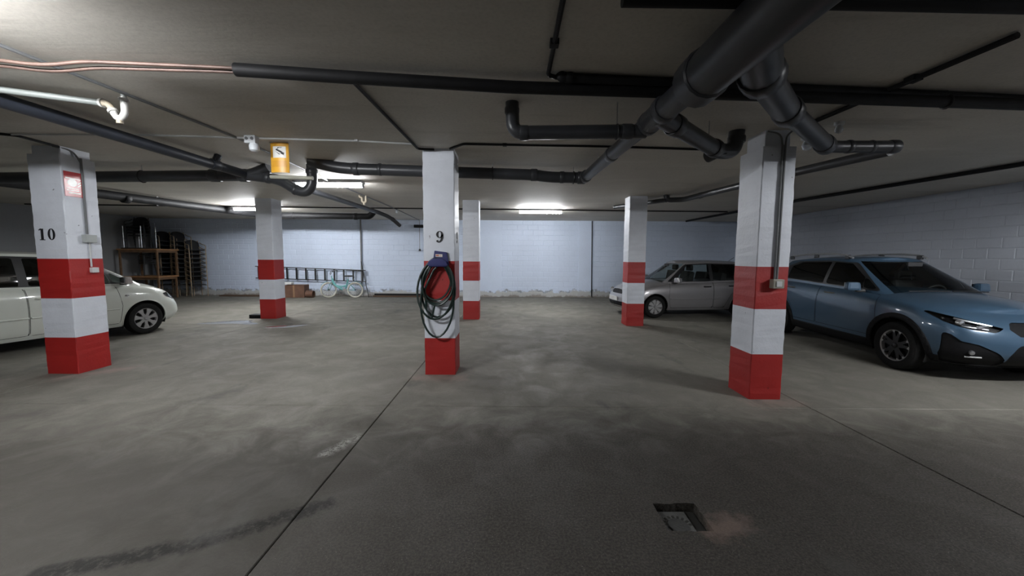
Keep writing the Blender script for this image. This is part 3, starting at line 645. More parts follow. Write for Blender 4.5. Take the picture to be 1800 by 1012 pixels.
def sdpoly(poly):
    P = np.array(poly, float)
    def f(x, y):
        d = 1e9; s = 1.0; n = len(P); j = n - 1
        for i in range(n):
            ex, ey = P[j] - P[i]; wx, wy = x - P[i][0], y - P[i][1]
            t = min(1, max(0, (wx * ex + wy * ey) / (ex * ex + ey * ey))); bx, by = wx - ex * t, wy - ey * t
            d = min(d, bx * bx + by * by)
            c = (y >= P[i][1], y < P[j][1], ex * wy > ey * wx)
            if all(c) or not any(c): s = -s
            j = i
        return s * math.sqrt(d)
    return f
class Surf:
    """vertices with attributes (arc, row); faces are sorted into parts by signed functions"""
    def __init__(s): s.V = []; s.A = []
    def split(s, F, func):
        val = {}
        def g(i):
            if i not in val: val[i] = func(s.V[i], s.A[i])
            return val[i]
        ins, outs, cache = [], [], {}
        for f in F:
            vs = [g(i) for i in f]
            if max(vs) < 0: ins.append(f); continue
            if min(vs) >= 0: outs.append(f); continue
            a, b = [], []; n = len(f)
            for k in range(n):
                i, j = f[k], f[(k + 1) % n]; vi, vj = vs[k], vs[(k + 1) % n]
                (a if vi < 0 else b).append(i)
                if (vi < 0) != (vj < 0):
                    e = (min(i, j), max(i, j))
                    if e not in cache:
                        t = vi / (vi - vj); s.V.append(tuple(s.V[i][q] + (s.V[j][q] - s.V[i][q]) * t for q in range(3)))
                        s.A.append(tuple(s.A[i][q] + (s.A[j][q] - s.A[i][q]) * t for q in range(2))); cache[e] = len(s.V) - 1
                    a.append(cache[e]); b.append(cache[e])
            if len(a) > 2: ins.append(a)
            if len(b) > 2: outs.append(b)
        return ins, outs
    def part(s, F, name, m, parent, sides=(1,), thick=0.0, smooth=True, off=0.0):
        if not F: return None
        bm = bmesh.new()
        for sg in sides:
            mp = {}
            for f in F:
                for i in f:
                    if i not in mp: x, y, z = s.V[i]; mp[i] = bm.verts.new((x, y * sg, z))
                try: bm.faces.new([mp[i] for i in (f if sg > 0 else f[::-1])])
                except ValueError: pass
        bmesh.ops.remove_doubles(bm, verts=bm.verts, dist=.0006)
        bm.normal_update()
        if off:
            for v in bm.verts: v.co += v.normal * off
        me = bpy.data.meshes.new(name); bm.to_mesh(me); bm.free(); o = link(name, me, m, parent, smooth)
        if thick: md = o.modifiers.new('solid', 'SOLIDIFY'); md.thickness = thick; md.offset = -1
        return o
M_well = mat('wheel_well', (.008, .008, .008), .9)
M_trim = mat('car_black_trim', (.006, .006, .007), .6, spec=.2, bump=.15, bscale=150)
M_int = mat('car_interior', (.04, .04, .042), .8)
M_glass = glass_mat('car_glass', (.68, .73, .71)); M_dglass = glass_mat('car_glass_dark', (.10, .11, .11)); M_lens = glass_mat('lamp_lens', (.85, .87, .88))
M_refl = mat('lamp_reflector', (.75, .76, .78), .18, .9, var=.05); M_alloy = mat('alloy', (.42, .42, .42), .4, .6, var=.1)

def wheel(parent, x, y, r, wd, style, side):
    """side = +1 for the left of the car"""
    M = Matrix.Translation((x, y, r)) @ Matrix.Rotation(-side * PI / 2, 4, 'X')
    rr = r * .66
    ty = MB().lathe([(rr, -wd * .42), (r * .80, -wd * .5), (r * .95, -wd * .46), (r, -wd * .3), (r, wd * .3), (r * .95, wd * .46), (r * .88, wd * .49), (r * .80, wd * .5), (rr, wd * .42), (rr * .97, wd * .2)], 40, M).build('wheel', M_rubber, parent)
    z0 = wd * .34
    dark = style == 'black'
    MB().lathe([(.001, z0 - .05), (rr * .97, z0 - .05), (rr * .97, -wd * .3)], 32, M).build('brake_disc', M_well, ty)
    MB().lathe([(rr * .90, z0 - .03), (rr * .93, z0 + .012), (rr * .99, z0 + .022), (rr * 1.01, z0 + .01), (rr * .99, z0 - .05)], 40, M).build('rim_ring', M_alloy, ty)
    sp = MB(); n = {'star': 7, 'fan': 8, 'black': 5}[style]
    for k in range(n):
        a = 2 * PI * k / n + .25; R = M @ Matrix.Rotation(a, 4, 'Z') @ Matrix.Translation((0, 0, z0 - .018))
        if style == 'star': poly = [(rr * .15, -rr * .14), (rr * .55, -rr * .12), (rr * .93, -rr * .26), (rr * .95, 0), (rr * .93, rr * .26), (rr * .55, rr * .12), (rr * .15, rr * .14)]
        elif style == 'fan': poly = [(rr * .2, -rr * .08), (rr * .40, -rr * .20), (rr * .75, -rr * .30), (rr * .93, -rr * .22), (rr * .95, rr * .06), (rr * .80, rr * .22), (rr * .45, rr * .10), (rr * .2, rr * .08)]
        else: poly = [(rr * .1, -rr * .17), (rr * .5, -rr * .20), (rr * .93, -rr * .30), (rr * .93, -rr * .14), (rr * .55, 0), (rr * .93, rr * .14), (rr * .93, rr * .30), (rr * .5, rr * .20), (rr * .1, rr * .17)]
        sp.prism(poly, R, .03)
    sp.build('spokes', M_black if dark else M_alloy, ty, bevel=.003)
    if dark:
        tip = MB()
        for k in range(n):
            for s_ in (-.235, .235):
                tip.prism([(rr * .80, -rr * .05), (rr * .95, -rr * .12), (rr * .95, rr * .12)], M @ Matrix.Rotation(2 * PI * k / n + .25 + s_, 4, 'Z') @ Matrix.Translation((0, 0, z0 + .011)), .004)
        tip.build('machined_tips', M_alloy, ty)
    MB().lathe([(.001, z0 + .03), (rr * .10, z0 + .03), (rr * .17, z0 + .018), (rr * .17, z0 - .02)], 20, M).build('hub_cap', M_black if dark else M_alloy, ty)
    return ty

def car(name, label, loc, heading, p, paintm):
    root = thing(name, label, 'car', (*loc, 0), heading)
    L2, W = p['half'], p['w']
    zs, zl = pchip(*p['zs']), pchip(*p['zl']); xf, xr, wv = pchip(*p['xf']), pchip(*p['xr']), pchip(*p['wv'])
    N, Mv = 120, 30; S_ = Surf(); idx = []
    vrow = list(np.linspace(0, .78, 18)) + list(np.linspace(.81, 1, 12)); Mv = len(vrow)
    for v in vrow:
        a, b, wd = float(xf(v)), float(xr(v)), W * float(wv(v)); fb = p.get('bow', 1.0)
        ctl = [(a, 0), (a - .02 * fb, .30 * wd), (a - .07 * fb, .60 * wd), (a - .17 * fb, .82 * wd), (a - .36 * fb, .945 * wd), (a - .75, .99 * wd), (.3, wd), (b + 1.0, wd * .995), (b + .45, .97 * wd), (b + .2, .90 * wd), (b + .07, .70 * wd), (b + .015, .4 * wd), (b, 0)]
        pts, arc = catmull(ctl, N); row = []
        for (x, y), s_ in zip(pts, arc):
            z = float(zl(x)) + v * (float(zs(x)) - float(zl(x))); S_.V.append((float(x), max(0.0, float(y)), z)); S_.A.append((float(s_), v)); row.append(len(S_.V) - 1)
        idx.append(row)
    F = [[idx[j][i], idx[j][i + 1], idx[j + 1][i + 1], idx[j + 1][i]] for j in range(Mv - 1) for i in range(N - 1)]
    # deck: bonnet, cowl and tail closed across the car
    K = 10; top = idx[-1]; deck = []; cr = pchip(*p['crown']); rows = [top]
    for kk in range(1, K + 1):
        row = []
        for i in top:
            x, y, z = S_.V[i]; q = 1 - kk / K; S_.V.append((x, y * q, z + float(cr(x)) * (1 - q * q))); S_.A.append((9, 2)); row.append(len(S_.V) - 1)
        rows.append(row)
    deck = [[rows[j][i], rows[j][i + 1], rows[j + 1][i + 1], rows[j + 1][i]] for j in range(K) for i in range(N - 1)]
    r = p['wheel_r']; arches = p['axles']; R = p['arch_r']
    def side(y, w_=.62): return y > W * w_
    def farch(ax, rad): return lambda P, A: (math.hypot(P[0] - ax, P[2] - r) - rad) if P[1] > W * .5 else 1.0
    clad = []
    for ax in arches:
        cut, F = S_.split(F, farch(ax, R))
        if p.get('clad'): c, F = S_.split(F, farch(ax, R + p['clad'])); clad += c
        else: c, F = S_.split(F, farch(ax, R + .018)); S_.part(c, 'arch_lip', paintm, root, (1, -1), thick=.02, off=.004)
        for sg in (1, -1):
            wl = MB(); yo, yi = W * .93, W * .50; sg_ = []
            for q in range(21):
                a = -.35 + (PI + .7) * q / 20
                for yy in (yo, yi): sg_.append((ax + (R + .012) * math.cos(a), sg * yy, max(.14, r + (R + .012) * math.sin(a))))
            wl.add(sg_, [(2 * q, 2 * q + 1, 2 * q + 3, 2 * q + 2) for q in range(20)] + [tuple(2 * q + 1 for q in range(21))]); wl.build('wheel_well', M_well, root)
    for nm, poly, m, kind in p.get('front', ()):       # regions on the nose in (arc, height)
        f = sdpoly(poly); reg, F = S_.split(F, lambda P, A, f=f: f(A[0], P[2]) if P[0] > .5 and A[0] < 1.6 else 1.0)
        if kind == 'lamp':
            for sg in (1, -1):
                o = S_.part(reg, nm, M_lens, root, (sg,), off=.003); S_.part(reg, 'bowl', M_black, o, (sg,), off=-.045)
        elif kind == 'black':
            for sd in (((1, -1),) if poly[0][0] < 0 else ((1,), (-1,))): S_.part(reg, nm, m, root, sd, off=-.012)
        else: S_.part(reg, nm, m, root, (1, -1))
    if p.get('sill'):
        sl = pchip(*p['sill']); c, F = S_.split(F, lambda P, A: P[2] - float(sl(P[0]))); clad += c
    if clad: S_.part(clad, 'cladding', M_trim, root, (1, -1), thick=.01, off=.006)
    for nm, poly in p.get('doors', ()):
        f = sdpoly(poly); g = .0035
        ring, F = S_.split(F, lambda P, A: abs_gap(f, P, W, g)); inner, ring2 = S_.split(ring, lambda P, A: (f(P[0], P[2]) + g) if P[1] > W * .6 else 1.0)
        S_.part(ring2, 'door_seam', M_well, root, (1, -1), off=-.006)
        for sg in (1, -1): S_.part(inner, nm, paintm, root, (sg,))
    S_.part(F + deck, 'body', paintm, root, (1, -1))
    # greenhouse
    g_ = p['glass']; zr = pchip(*g_['zr']); G_ = Surf(); idx = []; Ng, Mg = 120, 22
    for j in range(Mg):
        gq = j / (Mg - 1); a = g_['xf'][0] + (g_['xf'][1] - g_['xf'][0]) * gq; b = g_['xr'][0] + (g_['xr'][1] - g_['xr'][0]) * (gq ** 1.5); wd = g_['w'][0] + (g_['w'][1] - g_['w'][0]) * (gq ** 1.35)
        ctl = [(a, 0), (a - .02, .35 * wd), (a - .075, .68 * wd), (a - .17, .90 * wd), (a - .30, .975 * wd), (a - .6, wd), ((a + b) / 2, wd), (b + .5, .985 * wd), (b + .22, .93 * wd), (b + .08, .76 * wd), (b + .02, .45 * wd), (b, 0)]
        pts, arc = catmull(ctl, Ng); row = []
        for i, ((x, y), s_) in enumerate(zip(pts, arc)):
            z0 = float(zs(x)) - .015; z = z0 + (float(zr(x)) - z0) * gq; G_.V.append((float(x), max(0.0, float(y)), z)); G_.A.append((float(s_) / wd, gq)); row.append(len(G_.V) - 1)
        idx.append(row)
    F = [[idx[j][i], idx[j][i + 1], idx[j + 1][i + 1], idx[j + 1][i]] for j in range(Mg - 1) for i in range(Ng - 1)]
    top = idx[-1]; rows = [top]; rc = g_['crown']
    for kk in range(1, 9):
        row = []
        for i in top: x, y, z = G_.V[i]; q = 1 - kk / 8; G_.V.append((x, y * q, z + rc * (1 - q ** 2.4))); G_.A.append((9, 2)); row.append(len(G_.V) - 1)
        rows.append(row)
    roof = [[rows[j][i], rows[j][i + 1], rows[j + 1][i + 1], rows[j + 1][i]] for j in range(8) for i in range(Ng - 1)]
    xm = (g_['xf'][0] + g_['xr'][0]) / 2
    ws, F = G_.split(F, lambda P, A: max((A[0] - .84) * .5, .02 - A[1], A[1] - .955) if P[0] > xm else 1.0)
    tot = 0
    rw, F = G_.split(F, lambda P, A: max(P[1] - g_['w'][1] * .8, .12 - A[1], A[1] - .9) if P[0] < xm and P[1] < g_['w'][1] * .97 and P[0] < g_['xr'][1] + .12 else 1.0)
    side_parts = []
    for nm, poly in g_['windows']:
        f = sdpoly(poly); reg, F = G_.split(F, lambda P, A, f=f: (f(P[0], P[2]) - .012) if P[1] > g_['w'][1] * .88 else 1.0)
        side_parts.append((nm, reg))
    f = sdpoly(g_['dlo']); fr, F = G_.split(F, lambda P, A: (f(P[0], P[2]) - .012) if P[1] > g_['w'][1] * .88 else 1.0)
    G_.part(F + roof, 'roof', paintm, root, (1, -1))
    G_.part(fr, 'window_frame', M_black, root, (1, -1))
    G_.part(ws, 'windshield', M_glass, root, (1, -1)); G_.part(rw, 'rear_window', M_dglass, root, (1, -1))
    for nm, reg in side_parts:
        for sg in (1, -1): G_.part(reg, nm, g_.get('mat', M_glass), root, (sg,), off=-.003)
    for ax in arches:
        for sg in (1, -1): wheel(root, ax, sg * (W - .115), r, .205, p['style'], sg)
    # cabin
    it = MB(); it.box((p['cab'], 0, .62), (1.9, W * 1.5, .5)).build('cabin_floor', M_int, root)
    for sg in (1, -1):
        st = MB().box((p['cab'] + .18, sg * .36, .95), (.16, .46, .55), ry=-.2).build('seat', M_int, root, bevel=.05)
        MB().box((p['cab'] + .08, sg * .36, 1.31), (.09, .24, .16)).build('headrest', M_int, st, bevel=.035)
        st = MB().box((p['cab'] - .75, sg * .36, .93), (.16, .5, .5), ry=-.2).build('seat', M_int, root, bevel=.05)
    MB().box((g_['xf'][0] - .42, 0, float(zs(g_['xf'][0])) - .02), (.5, W * 1.45, .10)).build('dashboard', M_int, root, bevel=.03)
    MB().tube([(g_['xf'][0] - .66 + .06 * math.cos(a), .36 + .18 * math.sin(a), float(zs(g_['xf'][0])) - .02 + .17 * math.cos(a)) for a in [2 * PI * q / 24 for q in range(24)]], .014, 8, closed=True).build('steering_wheel', M_int, root)
    MB().box((g_['xf'][0] - .62, 0, float(zr(g_['xf'][1])) - .06), (.03, .22, .07)).build('rear_view_mirror', M_int, root, bevel=.012)
    MB().box((0, 0, .26), (2 * L2 - .7, W * 1.1, .12)).build('underbody', M_well, root)
    # mirrors, handles, wipers
    mx, mz = p['mirror']
    for sg in (1, -1):
        b = MB(); mo = MB().box((0, 0, 0), (.13, .20, .135), taper=(.8, .86)).build('mirror', p.get('mirror_mat', paintm), root, bevel=.035); mo.location = (mx, sg * (W + .07), mz); mo.rotation_euler = (0, 0, sg * .15)
        MB().box((-.062, sg * .0, .0), (.012, .165, .105)).build('mirror_glass', M_chrome, mo, bevel=.004)
        MB().box((.0, -sg * .11, -.07), (.07, .12, .04)).build('mirror_arm', M_black, mo, bevel=.01)
    for hx, hz_ in p['handles']:
        yy = W * float(wv((hz_ - float(zl(hx))) / (float(zs(hx)) - float(zl(hx)))))
        for sg in (1, -1):
            MB().tube(rounded([(hx + .10, sg * (yy - .01), hz_), (hx + .085, sg * (yy + .028), hz_ + .002), (hx - .085, sg * (yy + .028), hz_ + .006), (hx - .10, sg * (yy - .01), hz_ + .006)], .03), .013, 8).build('door_handle', p.get('handle_mat', paintm), root)
    return root, S_, G_, (zs, zl, zr, wv)
def abs_gap(f, P, W, g): return (f(P[0], P[2]) - g) if P[1] > W * .6 else 1.0

def paint_mat(name, col, metal=.0, rough=.35):
    return mat(name, col, rough, metal, var=.04, scale=2, coat=.8)
WV = ([0, .08, .2, .4, .6, .78, .88, .95, 1], [.90, .945, .975, .995, 1.0, .985, .96, .925, .86])
# --- blue crossover on the right
pb = paint_mat('blue_paint', (.044, .088, .142), .2)
suv = dict(half=2.23, w=.90, bow=1.25, wheel_r=.345, arch_r=.40, clad=.075, axles=(1.305, -1.36), style='black', cab=-.10,
    zs=([-2.23, -1.9, -1.2, -.2, .6, 1.0, 1.4, 1.8, 2.05, 2.25], [1.06, 1.14, 1.13, 1.10, 1.065, 1.04, 1.00, .94, .875, .79]),
    zl=([-2.23, -1.95, -1.2, 0, 1.2, 1.95, 2.23], [.40, .28, .23, .22, .23, .25, .30]),
    xf=([0, .12, .3, .5, .7, .85, .94, 1], [2.08, 2.18, 2.225, 2.23, 2.21, 2.15, 2.07, 1.95]), xr=([0, .2, .5, .8, 1], [-2.12, -2.22, -2.22, -2.14, -2.02]), wv=WV,
    crown=([-2.3, -.5, 1.0, 1.6, 2.0, 2.25], [.02, .03, .085, .085, .06, .02]),
    sill=([-2.3, -1.75, -.95, .85, 1.75, 2.3], [.52, .40, .375, .355, .34, .34]),
    front=[('headlight', [(.36, .75), (.50, .79), (.78, .865), (1.02, .91), (1.06, .895), (.88, .785), (.70, .725), (.46, .695)], None, 'lamp'),
           ('fog_lamp_pocket', [(.34, .36), (.44, .45), (.62, .54), (.78, .57), (.85, .64), (.95, .665), (.95, .36), (.85, .26), (.34, .26)], M_trim, 'black'),
           ('grille', [(-.1, .66), (.24, .66), (.31, .74), (.26, .82), (-.1, .82)], M_trim, 'black'),
           ('lower_intake', [(-.1, .26), (.32, .26), (.33, .42), (.26, .55), (.14, .58), (-.1, .58)], M_trim, 'black')],
    doors=[('front_door', [(.88, .42), (.98, .70), (.93, 1.04), (.5, 1.08), (-.26, 1.10), (-.26, .42)]), ('rear_door', [(-.275, .42), (-.275, 1.10), (-1.30, 1.135), (-1.32, .93), (-1.08, .80), (-.93, .62), (-.90, .42)])],
    glass=dict(xf=(1.18, .22), xr=(-2.12, -1.72), w=(.79, .605), crown=.05, zr=([-1.8, -1.2, -.5, 0, .3, 1.0], [1.50, 1.56, 1.595, 1.585, 1.56, 1.52]), mat=M_dglass,
        dlo=[(.83, 1.10), (.16, 1.515), (-.4, 1.545), (-1.15, 1.52), (-1.72, 1.33), (-1.66, 1.20), (-.3, 1.14)],
        windows=[('front_window', [(.56, 1.125), (.50, 1.275), (.13, 1.495), (-.20, 1.515), (-.20, 1.155)]), ('quarter_glass', [(.76, 1.13), (.53, 1.27), (.59, 1.135)]), ('rear_window', [(-.30, 1.155), (-.30, 1.52), (-1.05, 1.50), (-1.30, 1.42), (-1.28, 1.195)])]),
    mirror=(.62, 1.15), handles=((.0, .99), (-1.02, 1.01)), handle_mat=M_chrome)
h1 = math.atan2(-.998, -.062); ax = Vector((6.43, 5.40)); d = Vector((math.cos(h1), math.sin(h1)))
SUV, s1, g1, fn = car('blue_crossover', 'blue crossover car with black cladding and roof rails, at the right edge', ax - d * 1.305, h1, suv, pb)
for sg in (1, -1):                                          # roof rails, lamp internals, fog lamps
    rl = [(.12, sg * .60, 1.605), (-.02, sg * .60, 1.655), (-.4, sg * .60, 1.680), (-1.1, sg * .595, 1.665), (-1.5, sg * .585, 1.625), (-1.65, sg * .58, 1.575)]
    ro = MB().tube(rounded(rl, .15), .017, 8).build('roof_rail', mat('rail_silver', (.45, .46, .47), .35, .7), SUV)
    for q in ((.0, 1.62), (-.75, 1.64), (-1.45, 1.60)): MB().box((q[0], sg * .597, q[1]), (.10, .035, .07)).build('rail_foot', M_black, ro, bevel=.01)
    def nose(s_, z, inn):                                   # a point on the nose surface at arc s_, height z, moved inward
        best = min(range(len(s1.V)), key=lambda i: abs(s1.A[i][0] - s_) + abs(s1.V[i][2] - z) if s1.V[i][0] > .8 and s1.A[i][0] < 3 else 9)
        x, y, z_ = s1.V[best]; return Vector((x - inn * .8, sg * (y - inn * .5), z_))
    hl = thing_part = None
    lampobj = [o for o in SUV.children if o.name.startswith('headlight')][0 if sg > 0 else 1]
    MB().tube([nose(.46, .765, .018), nose(.60, .795, .018), nose(.76, .83, .018)], .014, 8).build('light_bar', M_refl, lampobj)
    MB().tube([nose(.50, .72, .018), nose(.64, .73, .018), nose(.73, .755, .018)], .009, 8).build('light_bar', M_refl, lampobj)
    c = nose(.73, .785, .02); MB().lathe([(.001, .03), (.03, .028), (.04, .0), (.04, -.02)], 16, Matrix.Translation(c) @ Matrix.Rotation(PI / 2, 4, 'Y') @ Matrix.Rotation(sg * -.0, 4, 'X')).build('projector', M_refl, lampobj)
    c = nose(.54, .745, .015); MB().box(c, (.03, .12, .035)).build('reflector', M_refl, lampobj, rz_ if False else 0)
    c = nose(.88, .83, .01); MB().tube([c, c + Vector((-.03, sg * .0, .008))], .014, 8).build('indicator', M_refl, lampobj)
    c = nose(.66, .44, .0); fo = MB().lathe([(.001, .02), (.022, .018), (.03, .0), (.03, -.02)], 16, Matrix.Translation(c) @ Matrix.Rotation(sg * .6, 4, 'Z') @ Matrix.Rotation(PI / 2, 4, 'Y')).build('fog_lamp', M_refl, SUV)
    MB().tube([nose(.56, .385, -.004), nose(.64, .385, -.004), nose(.72, .385, -.004)], .011, 8).build('fog_trim', M_alloy, SUV)
MB().tube([(2.17, 0, .74), (2.235, 0, .745)], .05, 20).build('badge', M_chrome, SUV)
for sg in (1, -1): MB().tube([(1.14 - .07 * abs(q), sg * q, 1.125 - .03 * q * q) for q in (.02, .3, .55)], .008, 6).build('wiper', M_black, SUV)
MB().box((-1.62, 0, 1.62), (.12, .035, .05), taper=(.3, .5)).build('antenna_fin', M_black, SUV, bevel=.008)

# --- silver hatchback behind the far right pillar
ps = paint_mat('silver_paint', (.31, .30, .305), .5)
fab = dict(half=1.985, w=.825, bow=1.1, wheel_r=.295, arch_r=.345, axles=(1.14, -1.32), style='fan', cab=-.12,
    zs=([-1.985, -1.7, -1.0, 0, .6, .9, 1.2, 1.6, 1.85, 1.99], [.93, .99, .965, .93, .915, .90, .875, .80, .72, .62]),
    zl=([-1.99, -1.7, 0, 1.5, 1.99], [.32, .22, .20, .20, .24]),
    xf=([0, .12, .3, .5, .7, .85, .94, 1], [1.90, 1.96, 1.985, 1.975, 1.93, 1.87, 1.80, 1.70]), xr=([0, .2, .5, .8, 1], [-1.92, -1.98, -1.97, -1.93, -1.86]), wv=WV,
    crown=([-2.0, -.5, .9, 1.5, 1.8, 1.99], [.02, .03, .075, .07, .05, .02]),
    front=[('headlight', [(.48, .60), (.56, .71), (.74, .755), (.98, .73), (.98, .66), (.80, .60), (.6, .57)], None, 'lamp'),
           ('grille', [(-.1, .60), (.36, .60), (.40, .70), (-.1, .72)], M_trim, 'black'), ('lower_intake', [(-.1, .28), (.55, .28), (.62, .36), (.5, .40), (-.1, .40)], M_trim, 'black')],
    doors=[('front_door', [(.72, .27), (.78, .55), (.74, .91), (.3, .925), (-.47, .945), (-.47, .27)]), ('rear_door', [(-.482, .27), (-.482, .945), (-1.12, .965), (-1.18, .80), (-.98, .62), (-.86, .40), (-.80, .27)])],
    glass=dict(xf=(1.05, .28), xr=(-1.93, -1.62), w=(.725, .565), crown=.045, zr=([-1.7, -1.2, -.5, 0, .3, .9], [1.42, 1.46, 1.48, 1.47, 1.44, 1.40]), mat=M_glass,
        dlo=[(.74, .955), (.20, 1.395), (-.4, 1.425), (-1.3, 1.41), (-1.58, 1.25), (-1.60, 1.02), (-.3, .97)],
        windows=[('front_window', [(.56, .975), (.16, 1.375), (-.40, 1.395), (-.40, .98)]), ('quarter_glass', [(.66, .972), (.60, 1.02), (.59, .975)]), ('rear_window', [(-.52, .985), (-.52, 1.40), (-1.15, 1.39), (-1.3, 1.0)])]),
    mirror=(.60, 1.0), handles=((-.30, .82), (-1.02, .84)), handle_mat=M_trim)
h2 = math.atan2(-.12, -.993); ax = Vector((3.66, 10.70)); d = Vector((math.cos(h2), math.sin(h2)))
FAB, s2, g2, _ = car('silver_hatchback', 'silver hatchback parked nose left behind the far right pillar', ax - d * 1.14, h2, fab, ps)
for sg in (1, -1):
    MB().tube([(.74, sg * .832, .50), (-.46, sg * .838, .505)], .012, 8).build('door_moulding', ps, FAB)
    MB().tube([(-.49, sg * .838, .505), (-.86, sg * .832, .51)], .012, 8).build('door_moulding', ps, FAB)
    for o in [q for q in FAB.children if q.name.startswith('headlight')]: pass
lh = [q for q in FAB.children if q.name.startswith('headlight')]
for sg, o in zip((1, -1), lh):
    for (yy, xx) in ((.50, 1.78), (.62, 1.70)): MB().lathe([(.001, .02), (.05, .03), (.06, .05)], 16, Matrix.Translation((xx, sg * yy, .67)) @ Matrix.Rotation(PI / 2, 4, 'Y')).build('reflector', M_refl, o)
MB().tube([(-1.35, 0, 1.43), (-1.62, 0, 1.60)], .006, 6).build('antenna', M_black, FAB)
MB().box((1.975, 0, .47), (.02, .52, .11)).build('number_plate', mat('plate_white', (.6, .6, .58), .4), FAB, bevel=.004)

# --- white people carrier on the left
pw = paint_mat('white_paint', (.62, .65, .59), 0, .3)
mpv = dict(half=2.2, w=.895, bow=1.15, wheel_r=.31, arch_r=.365, axles=(1.32, -1.36), style='star', cab=-.05,
    zs=([-2.2, -1.8, -1.0, 0, .6, 1.0, 1.4, 1.75, 2.0, 2.2], [1.04, 1.08, 1.06, 1.035, 1.02, 1.01, .97, .89, .79, .66]),
    zl=([-2.2, -1.8, 0, 1.7, 2.2], [.34, .24, .21, .21, .25]),
    xf=([0, .12, .3, .5, .7, .85, .94, 1], [2.10, 2.17, 2.20, 2.185, 2.13, 2.06, 1.98, 1.87]), xr=([0, .2, .5, .8, 1], [-2.12, -2.2, -2.19, -2.14, -2.06]), wv=WV,
    crown=([-2.2, -.5, 1.0, 1.6, 2.0, 2.2], [.02, .03, .08, .075, .05, .02]),
    front=[('headlight', [(.55, .66), (.60, .76), (.80, .80), (1.0, .79), (1.0, .72), (.85, .65), (.65, .63)], None, 'lamp'),
           ('grille', [(-.1, .66), (.42, .66), (.46, .75), (-.1, .77)], M_trim, 'black'), ('lower_intake', [(-.1, .28), (.62, .28), (.68, .38), (-.1, .42)], M_trim, 'black')],
    doors=[('front_door', [(.90, .28), (.94, .62), (.88, 1.01), (.3, 1.03), (-.28, 1.035), (-.28, .28)]), ('rear_door', [(-.292, .28), (-.292, 1.035), (-1.2, 1.06), (-1.28, .85), (-1.02, .66), (-.92, .42), (-.88, .28)])],
    glass=dict(xf=(1.58, .62), xr=(-2.12, -1.92), w=(.79, .64), crown=.045, zr=([-2.0, -1.4, -.5, .1, .4, 1.0], [1.53, 1.575, 1.59, 1.58, 1.555, 1.53]), mat=M_dglass,
        dlo=[(1.22, 1.04), (.52, 1.505), (-.4, 1.54), (-1.5, 1.525), (-1.85, 1.42), (-1.85, 1.13), (-.3, 1.07)],
        windows=[('front_window', [(.82, 1.07), (.78, 1.22), (.46, 1.48), (-.20, 1.505), (-.20, 1.08)]), ('quarter_glass', [(1.14, 1.055), (.86, 1.23), (.88, 1.065)]), ('rear_window', [(-.33, 1.085), (-.33, 1.51), (-1.2, 1.50), (-1.25, 1.10)])]),
    mirror=(.98, 1.10), mirror_mat=mat('mirror_pale', (.45, .40, .38), .4), handles=((-.10, .86), (-1.05, .885)))
h3 = math.atan2(.975, .223); ax = Vector((-8.19, 7.77)); d = Vector((math.cos(h3), math.sin(h3)))
MPV, s3, g3, _ = car('white_people_carrier', 'white people carrier behind pillar 10 at the left edge', ax - d * 1.32, h3, mpv, pw)
for sg in (1, -1):
    MB().tube([(.88, sg * .900, .56), (-.27, sg * .905, .565)], .013, 8).build('door_moulding', pw, MPV)
    MB().tube([(-.30, sg * .905, .565), (-.95, sg * .900, .57)], .013, 8).build('door_moulding', pw, MPV)
    MB().lathe([(.001, .016), (.018, .014), (.026, .0)], 14, Matrix.Translation((1.02, sg * .888, .80)) @ Matrix.Rotation(-sg * PI / 2, 4, 'X') @ Matrix.Diagonal((1.4, .8, 1, 1))).build('side_repeater', M_refl, MPV)

# ------------------------------------------------------------------ stacked tables and chairs in the far left corner
def table(name, label, x0, x1, y0, y1, z, h, top_m, leg_m, top_t=.045, flip=False, leg=.05, group=None, round_leg=False):
    cx, cy = (x0 + x1) / 2, (y0 + y1) / 2; t = thing(name, label, 'table', (cx, cy, z), 0, group); wx, wy = x1 - x0, y1 - y0
    zt = top_t / 2 if flip else h - top_t / 2
    MB().box((0, 0, zt), (wx, wy, top_t)).build('tabletop', top_m, t, bevel=.006)
    for sx in (-1, 1):
        for sy in (-1, 1):
            px, py = sx * (wx / 2 - .06), sy * (wy / 2 - .06); z0, z1 = (top_t, h) if flip else (0, h - top_t)
            mb = MB()
            if round_leg: mb.tube([(px, py, z0), (px, py, z1)], leg / 2, 10)
            else: mb.box((px, py, (z0 + z1) / 2), (leg, leg, z1 - z0))
            mb.build('leg', leg_m, t, bevel=0 if round_leg else .004)
    if not flip:
        for sy in (-1, 1): MB().box((0, sy * (wy / 2 - .06), h - top_t - .04), (wx - .16, .025, .08)).build('apron', leg_m, t)
        for sx in (-1, 1): MB().box((sx * (wx / 2 - .06), 0, h - top_t - .04), (.025, wy - .16, .08)).build('apron', leg_m, t)
    return t
table('wooden_table', 'lower wooden table of the pair stacked in the far left corner', -13.58, -12.35, 13.30, 14.12, 0, .82, M_wood, M_dwood)
table('wooden_table', 'upper wooden table standing on the lower one in the far left corner', -13.75, -12.33, 13.28, 14.16, .82, .955, M_wood, M_dwood)
table('upturned_table', 'upturned table with bright metal legs on top of the wooden tables', -13.72, -12.98, 13.42, 14.10, 1.775, .80, mat('dark_top', (.03, .03, .032), .5), M_chrome, .04, True, .045, None, True)
M_cane = mat('chair_weave', (.020, .021, .024), .7, bump=.3, bscale=200); M_tube = mat('chair_tube', (.34, .26, .17), .5, .1); M_dtube = mat('chair_dark_tube', (.05, .05, .05), .4, .5)
